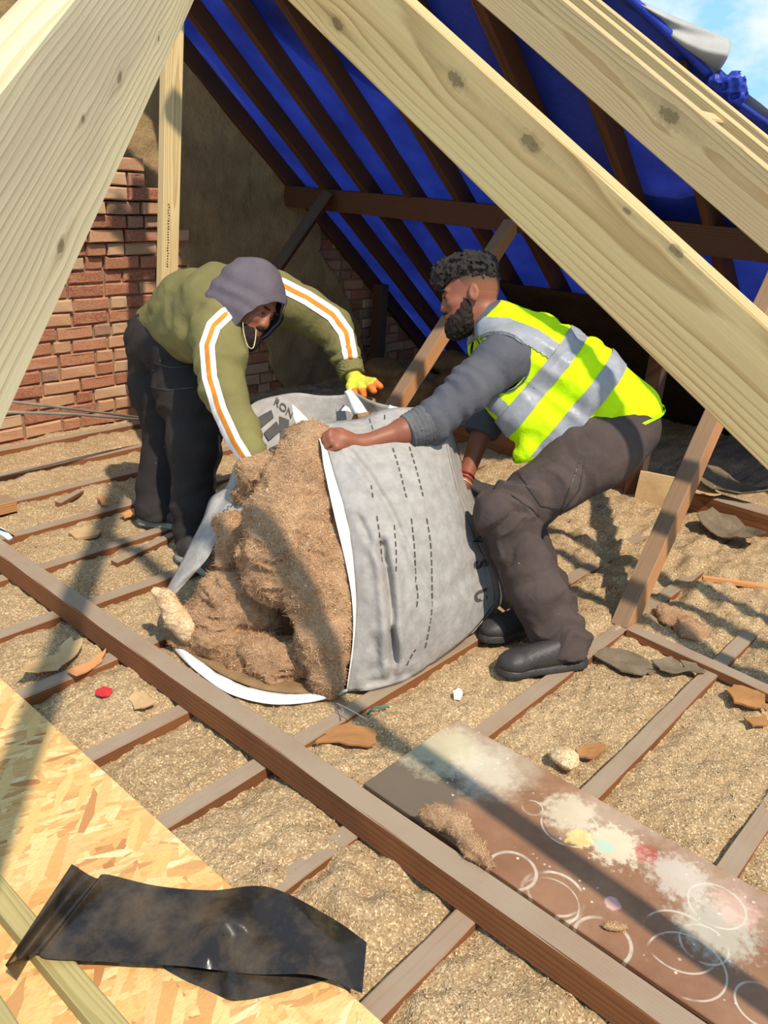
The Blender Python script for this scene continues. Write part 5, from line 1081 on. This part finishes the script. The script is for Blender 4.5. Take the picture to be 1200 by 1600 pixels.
# hem and armhole piping
d = np.abs((V-P1)@nh); band_on('hem_piping', V, Q, .010-d, mat_plain('lime_piping', C8(176, 224, 20), C8(160, 212, 16), 20, .8, .2), vest, .007)
band_on('armhole_piping', V, Q, .008-np.abs(armhole(V)), M['greysh'], vest, .005)
# thread bracelets
for i, (mt, rr) in enumerate((('cord_red', .034), ('cord_red', .034), ('gold', .036))):
    c0 = J(728-2.5*i, 742+6*i, 3.10); a_ = unit(np.cross(cdR, [0, 0, 1])); b2 = np.cross(cdR, a_)
    tube('bracelet', [c0+rr*(math.cos(t)*a_+math.sin(t)*b2)+cdR*.006*math.sin(t) for t in np.linspace(0, 2*PI, 25)], .0026, M[mt], man, 6)

# ---------------------------------------------------- man in the hood
man2 = empty('person', fl(280, 840, 0.0), 'hooded person in an olive striped sweatshirt bending over the left end of the bag', 'person')
Lm = dict(pel=(258, 507, 3.50), mid=(290, 484, 3.33), che=(352, 484, 3.14), neck=(385, 474, 3.06), shR=(338, 512, 2.99), shL=(430, 464, 3.24), elR=(348, 608, 2.87), wrR=(394, 712, 2.77), elL=(522, 507, 3.30), wrL=(548, 580, 3.22),
          hiR=(276, 548, 3.41), hiL=(245, 545, 3.55), knR=(303, 690, 3.38), anR=(303, 842, 3.39), knL=(262, 672, 3.60), anL=(251, 788, 3.66))
q = lambda k, r: (*Lm[k], r)
hO = J(388, 478, 3.01); hF = unit(.76*_r-.50*_u-.34*_f); hU = unit(.42*_r+.86*_u-.1*_f); hU = unit(hU-hF*(hU@hF)); hL = np.cross(hU, hF); HA = (hF, hL, hU)
gl = []
fing = [[J(568, 594, 3.17), J(584, 596, 3.14), J(594, 604, 3.13)], [J(566, 598, 3.16), J(578, 603, 3.13), J(584, 611, 3.12)], [J(560, 602, 3.15), J(566, 610, 3.12), J(568, 618, 3.12)], [J(552, 602, 3.16), J(554, 611, 3.14), J(556, 618, 3.13)]]
hand(gl, J(548, 582, 3.22), J(557, 596, 3.19), fing, [J(550, 592, 3.17), J(546, 604, 3.14), J(548, 612, 3.13)], .030, .0105)
gr_ = []; hand(gr_, J(394, 712, 2.77), J(410, 738, 2.74), [[J(416+6*i, 742+3*i, 2.73), J(424+7*i, 758, 2.72), J(430+6*i, 768, 2.72)] for i in range(4)], [J(402, 738, 2.72), J(404, 752, 2.70), J(410, 760, 2.70)])
body = chain([(266, 520, 3.49, .095), (302, 494, 3.31, .115), q('che', .125), q('neck', .07)], .04)+[Cone(J(*Lm['neck']), hp(-.03, 0, -.05), .06, .056, .03)]+head_prims()+chain([q('shR', .06), q('elR', .045), q('wrR', .028)], .03)+chain([q('shL', .06), q('elL', .045), q('wrL', .028)], .03)+gl+gr_
body += [Cone(J(*Lm['che']), J(*Lm['shL']), .09, .065, .04), Cone(J(*Lm['che']), J(*Lm['shR']), .09, .065, .04)]
body += chain([q('hiR', .085), q('knR', .06), q('anR', .042)], .04)+chain([q('hiL', .085), q('knL', .06), q('anL', .042)], .04)
V, Q = sdf_mesh(body, .0055); part('body', relax(V, Q, 1, .4), Q, M['skin2'], man2)
be = [Ell(hp(.044, 0, -.090), (.062, .064, .056), HA, .02), Ell(hp(.072, 0, -.116), (.036, .040, .032), HA, .02), Ell(hp(.093, 0, -.050), (.012, .030, .008), HA, .01), Ell(hp(.106, 0, -.070), (.014, .022, .010), HA, .006, sub=True)]
V, Q = sdf_mesh(be, .0045, disp=lambda P: .003*fbm(P*110, 2, 8)); part('beard', V, Q, M['beard'], man2)
for s in (1, -1):
    V, Q = sdf_mesh([Ell(hp(.098, .031*s, .026), (.008, .022, .005), HA, .004)], .003); part('eyebrow', V, Q, M['beard'], man2)
    V, Q = sdf_mesh([Ell(hp(.0925, .031*s, .004), (.006, .010, .004), HA, .003)], .002); part('eye', V, Q, M['black'], man2)
# hood
ho = [Ell(hp(-.02, 0, .045), (.128, .108, .128), HA, .03), Ell(hp(.025, 0, -.02), (.10, .104, .125), HA, .04), Cone(hp(-.06, 0, -.04), J(*Lm['neck']), .11, .12, .05), Cone(hp(.0, 0, -.10), J(376, 505, 3.03), .085, .085, .04)]
V, Q = sdf_mesh(ho, .006, disp=lambda P: .004*fbm(P*13, 2, 5)+.0025*np.sin((P-hO)@hU*95+3*vnoise(P*9, 4)))
bn_ = unit(hF*.93-hU*.36); hood_cut = lambda P: .082-(P-hO)@bn_
V, Q = clipf(V, Q, hood_cut); hood = part('hood', V, Q, M['hoodgrey'], man2, 'slate grey hood pulled over the head'); solid(hood, .008)
band_on('hood_hem', V, Q, .026-np.abs(hood_cut(V)-.0), M['hoodgrey'], hood, .006)
ridge = np.abs((V-hO)@hL-.03); band_on('hood_seam', V, Q, np.minimum(.0022-ridge, np.minimum((V-hO)@hU-.06, hood_cut(V)-.045)), M['boot'], hood, .002)
# sweatshirt
hs_ = chain([(262, 512, 3.49, .130), (300, 489, 3.31, .152), (348, 483, 3.14, .155), (385, 474, 3.07, .10)], .05)+chain([q('shR', .088), (345, 560, 2.92, .083), (350, 612, 2.87, .074), (376, 670, 2.81, .060), (394, 708, 2.775, .050)], .04)
hs_ += chain([q('shL', .092), (478, 488, 3.27, .084), (520, 512, 3.29, .074), (545, 568, 3.23, .056)], .04)+[Cone(J(*Lm['che']), J(*Lm['shR']), .13, .09, .05), Cone(J(*Lm['che']), J(*Lm['shL']), .13, .09, .05), Cone(J(275, 520, 3.44), J(318, 520, 3.16), .11, .12, .05)]
f1 = folds([J(*Lm['shR']), J(*Lm['elR']), J(*Lm['wrR'])], .0055, 120, 91); f2 = folds([J(*Lm['shL']), J(*Lm['elL']), J(*Lm['wrL'])], .010, 105, 95); a2 = [J(*Lm['shL']), J(*Lm['elL']), J(*Lm['wrL'])]; a1 = [J(*Lm['shR']), J(*Lm['elR']), J(*Lm['wrR'])]
def hd_(P):
    d1, s1 = seg_dist(P, a1); d2, s2 = seg_dist(P, a2); w1 = np.clip(1-(d1-.06)/.06, 0, 1)*np.clip((s1-.02)/.06, 0, 1); w2 = np.clip(1-(d2-.06)/.06, 0, 1)*np.clip((s2-.02)/.06, 0, 1)
    return f1(P)*w1+f2(P)*w2+(1-np.maximum(w1, w2))*(.013*fbm(P*np.array([5, 5, 9]), 3, 98)+.005*(1-2*np.abs(vnoise(P*np.array([6, 6, 13]), 99))))
wd1 = unit(J(394, 712, 2.77)-J(376, 670, 2.81)); wd2 = unit(J(548, 580, 3.22)-J(534, 545, 3.26))
V, Q = sdf_mesh(hs_, .0068, disp=hd_, cut=lambda P, f: np.maximum(f, np.where(np.linalg.norm(P-J(546, 572, 3.225), axis=1) < .1, (P-J(546, 572, 3.225))@wd2, -1)))
H1, H2 = J(200, 512, 3.5), J(306, 562, 3.38); sp2 = unit(J(*Lm['che'])-J(*Lm['pel'])); lt2 = unit(J(*Lm['shR'])-J(*Lm['shL']))
hn2 = unit(np.cross(H2-H1, lt2*.6+unit(H1-EYE)*.8)); hn2 = hn2 if hn2@sp2 > 0 else -hn2
V, Q = clipf(V, Q, lambda P: np.where(np.minimum(seg_dist(P, a1)[0], seg_dist(P, a2)[0]) < .12, 1.0, (P-H1)@hn2))
swt = part('sweatshirt', V, Q, M['olive'], man2, 'olive sweatshirt with striped sleeves')
fc = facing(V, Q); d1, _ = seg_dist(V, a1); d2, _ = seg_dist(V, a2)
ln1 = [(352, 492), (334, 510), (324, 540), (328, 590), (343, 640), (366, 690), (386, 722)]; ln2 = [(416, 440), (440, 446), (480, 466), (520, 492), (540, 520), (549, 566)]
for ln_, dd, hw in ((ln1, d1, 11.5), (ln2, d2, 11)):
    near = np.minimum(.13-dd, fc-.02)
    so_ = line_on('sleeve_stripe', V, Q, ln_, hw, near, M['stripe_w'], swt, .003, 'white and orange stripe down the sleeve'); line_on('stripe_center', V, Q, ln_, hw*.30, near, M['stripe_o'], swt, .0045)
V, Q = sdf_mesh([Cone(J(544, 566, 3.235), J(550, 586, 3.215), .056, .050, .01)], .005, disp=lambda P: .0025*np.sin(np.arctan2((P-J(547, 576, 3.22))@np.cross(wd2, [0, 0, 1]), (P-J(547, 576, 3.22))@np.array([0, 0, 1.]))*26), cut=lambda P, f: np.maximum(np.maximum(f, (P-J(550, 588, 3.213))@wd2), -((P-J(544, 567, 3.232))@wd2)))
part('cuff', V, Q, M['olive'], man2)
# glove with dipped fingers
gv = []; hand(gv, J(549, 585, 3.215), J(558, 597, 3.188), fing, [J(550, 592, 3.17), J(546, 604, 3.14), J(548, 612, 3.13)], .036, .0145)
V, Q = sdf_mesh(gv, .004, disp=lambda P: .0012*vnoise(P*160, 2)); tips = np.min([np.linalg.norm(V-f[-1], axis=1)-.030 for f in fing], 0)
a, b, _ = clip(V, Q, tips); g = part('glove', a, b, M['glove'], man2, 'yellow knitted work glove with orange fingertips'); a, b, _ = clip(V, Q, -tips); part('glove_fingertips', a, b, M['glove_tip'], g, 'orange dipped fingertips')
# trousers and shoes
f1 = folds([J(*Lm['hiR']), J(*Lm['knR']), J(*Lm['anR'])], .007, 60, 101); tr = chain([q('hiR', .132), (302, 620, 3.38, .122), q('knR', .104), (302, 790, 3.385, .082), (302, 846, 3.39, .080)], .05)+chain([q('hiL', .13), (246, 610, 3.56, .115), q('knL', .100), (248, 760, 3.64, .092), (247, 800, 3.63, .100)], .03)
tr += [Cone(J(252, 530, 3.50), J(285, 540, 3.38), .140, .13, .05), Ell(J(228, 600, 3.52), (.05, .07, .09), None, .03), Ell(J(262, 620, 3.36), (.05, .07, .09), None, .03)]
V, Q = sdf_mesh(tr, .0075, disp=f1, cut=lambda P, f: np.maximum(f, .035-P[:, 2])); trs = part('trousers', V, Q, M['blacktr'], man2)
N_ = facing(V, Q)
for ln_ in ([(238, 604), (262, 610), (300, 606)], [(240, 566), (268, 575), (300, 572)]): line_on('pocket_seam', V, Q, ln_, .9, N_-.1, M['boot'], trs, .0025)
boot('shoe', fl(224, 816, .0), fl(292, 836, 0.0)*.5+fl(300, 812, 0.0)*.5, man2, M['boot'], M['sole'], h=.08, label='dark trainer with a pale grey sole')
boot('shoe', fl(284, 868, .0), fl(352, 905, 0.0), man2, M['boot'], M['sole'], h=.08)
tube('necklace', [J(379, 500, 2.93), J(381, 520, 2.90), J(387, 540, 2.88), J(395, 544, 2.88), J(399, 530, 2.89), J(400, 515, 2.92)], .0019, M['gold'], man2, 6, 30)

# ------------------------------------------------------------------ shared group names for repeats
GROUPS = {'diagonal_strut': 'old diagonal struts under the purlin', 'card_scrap': 'scraps of card on the floor', 'wood_slip': 'slips of wood on the floor', 'felt_scrap': 'felt scraps around the diagonal batten', 'felt_sheet': 'torn felt by the eaves beam', 'broken_lath': 'broken laths on the floor',
          'insulation_wad': 'torn insulation around the bag mouth', 'insulation_tuft': 'loose tufts of insulation', 'insulation_heap': 'old insulation heaped in the eaves', 'treated_batten': 'treated battens on the strand board', 'metal_conduit': 'conduits by the brick wall', 'wire': 'wires under the bag', 'white_scrap': 'pale scraps on the floor', 'person': 'two people holding the bag'}
for o in list(COL.objects):
    g = GROUPS.get(o.name.split('.')[0])
    if g and o.parent is None and 'group' not in o: o['group'] = g
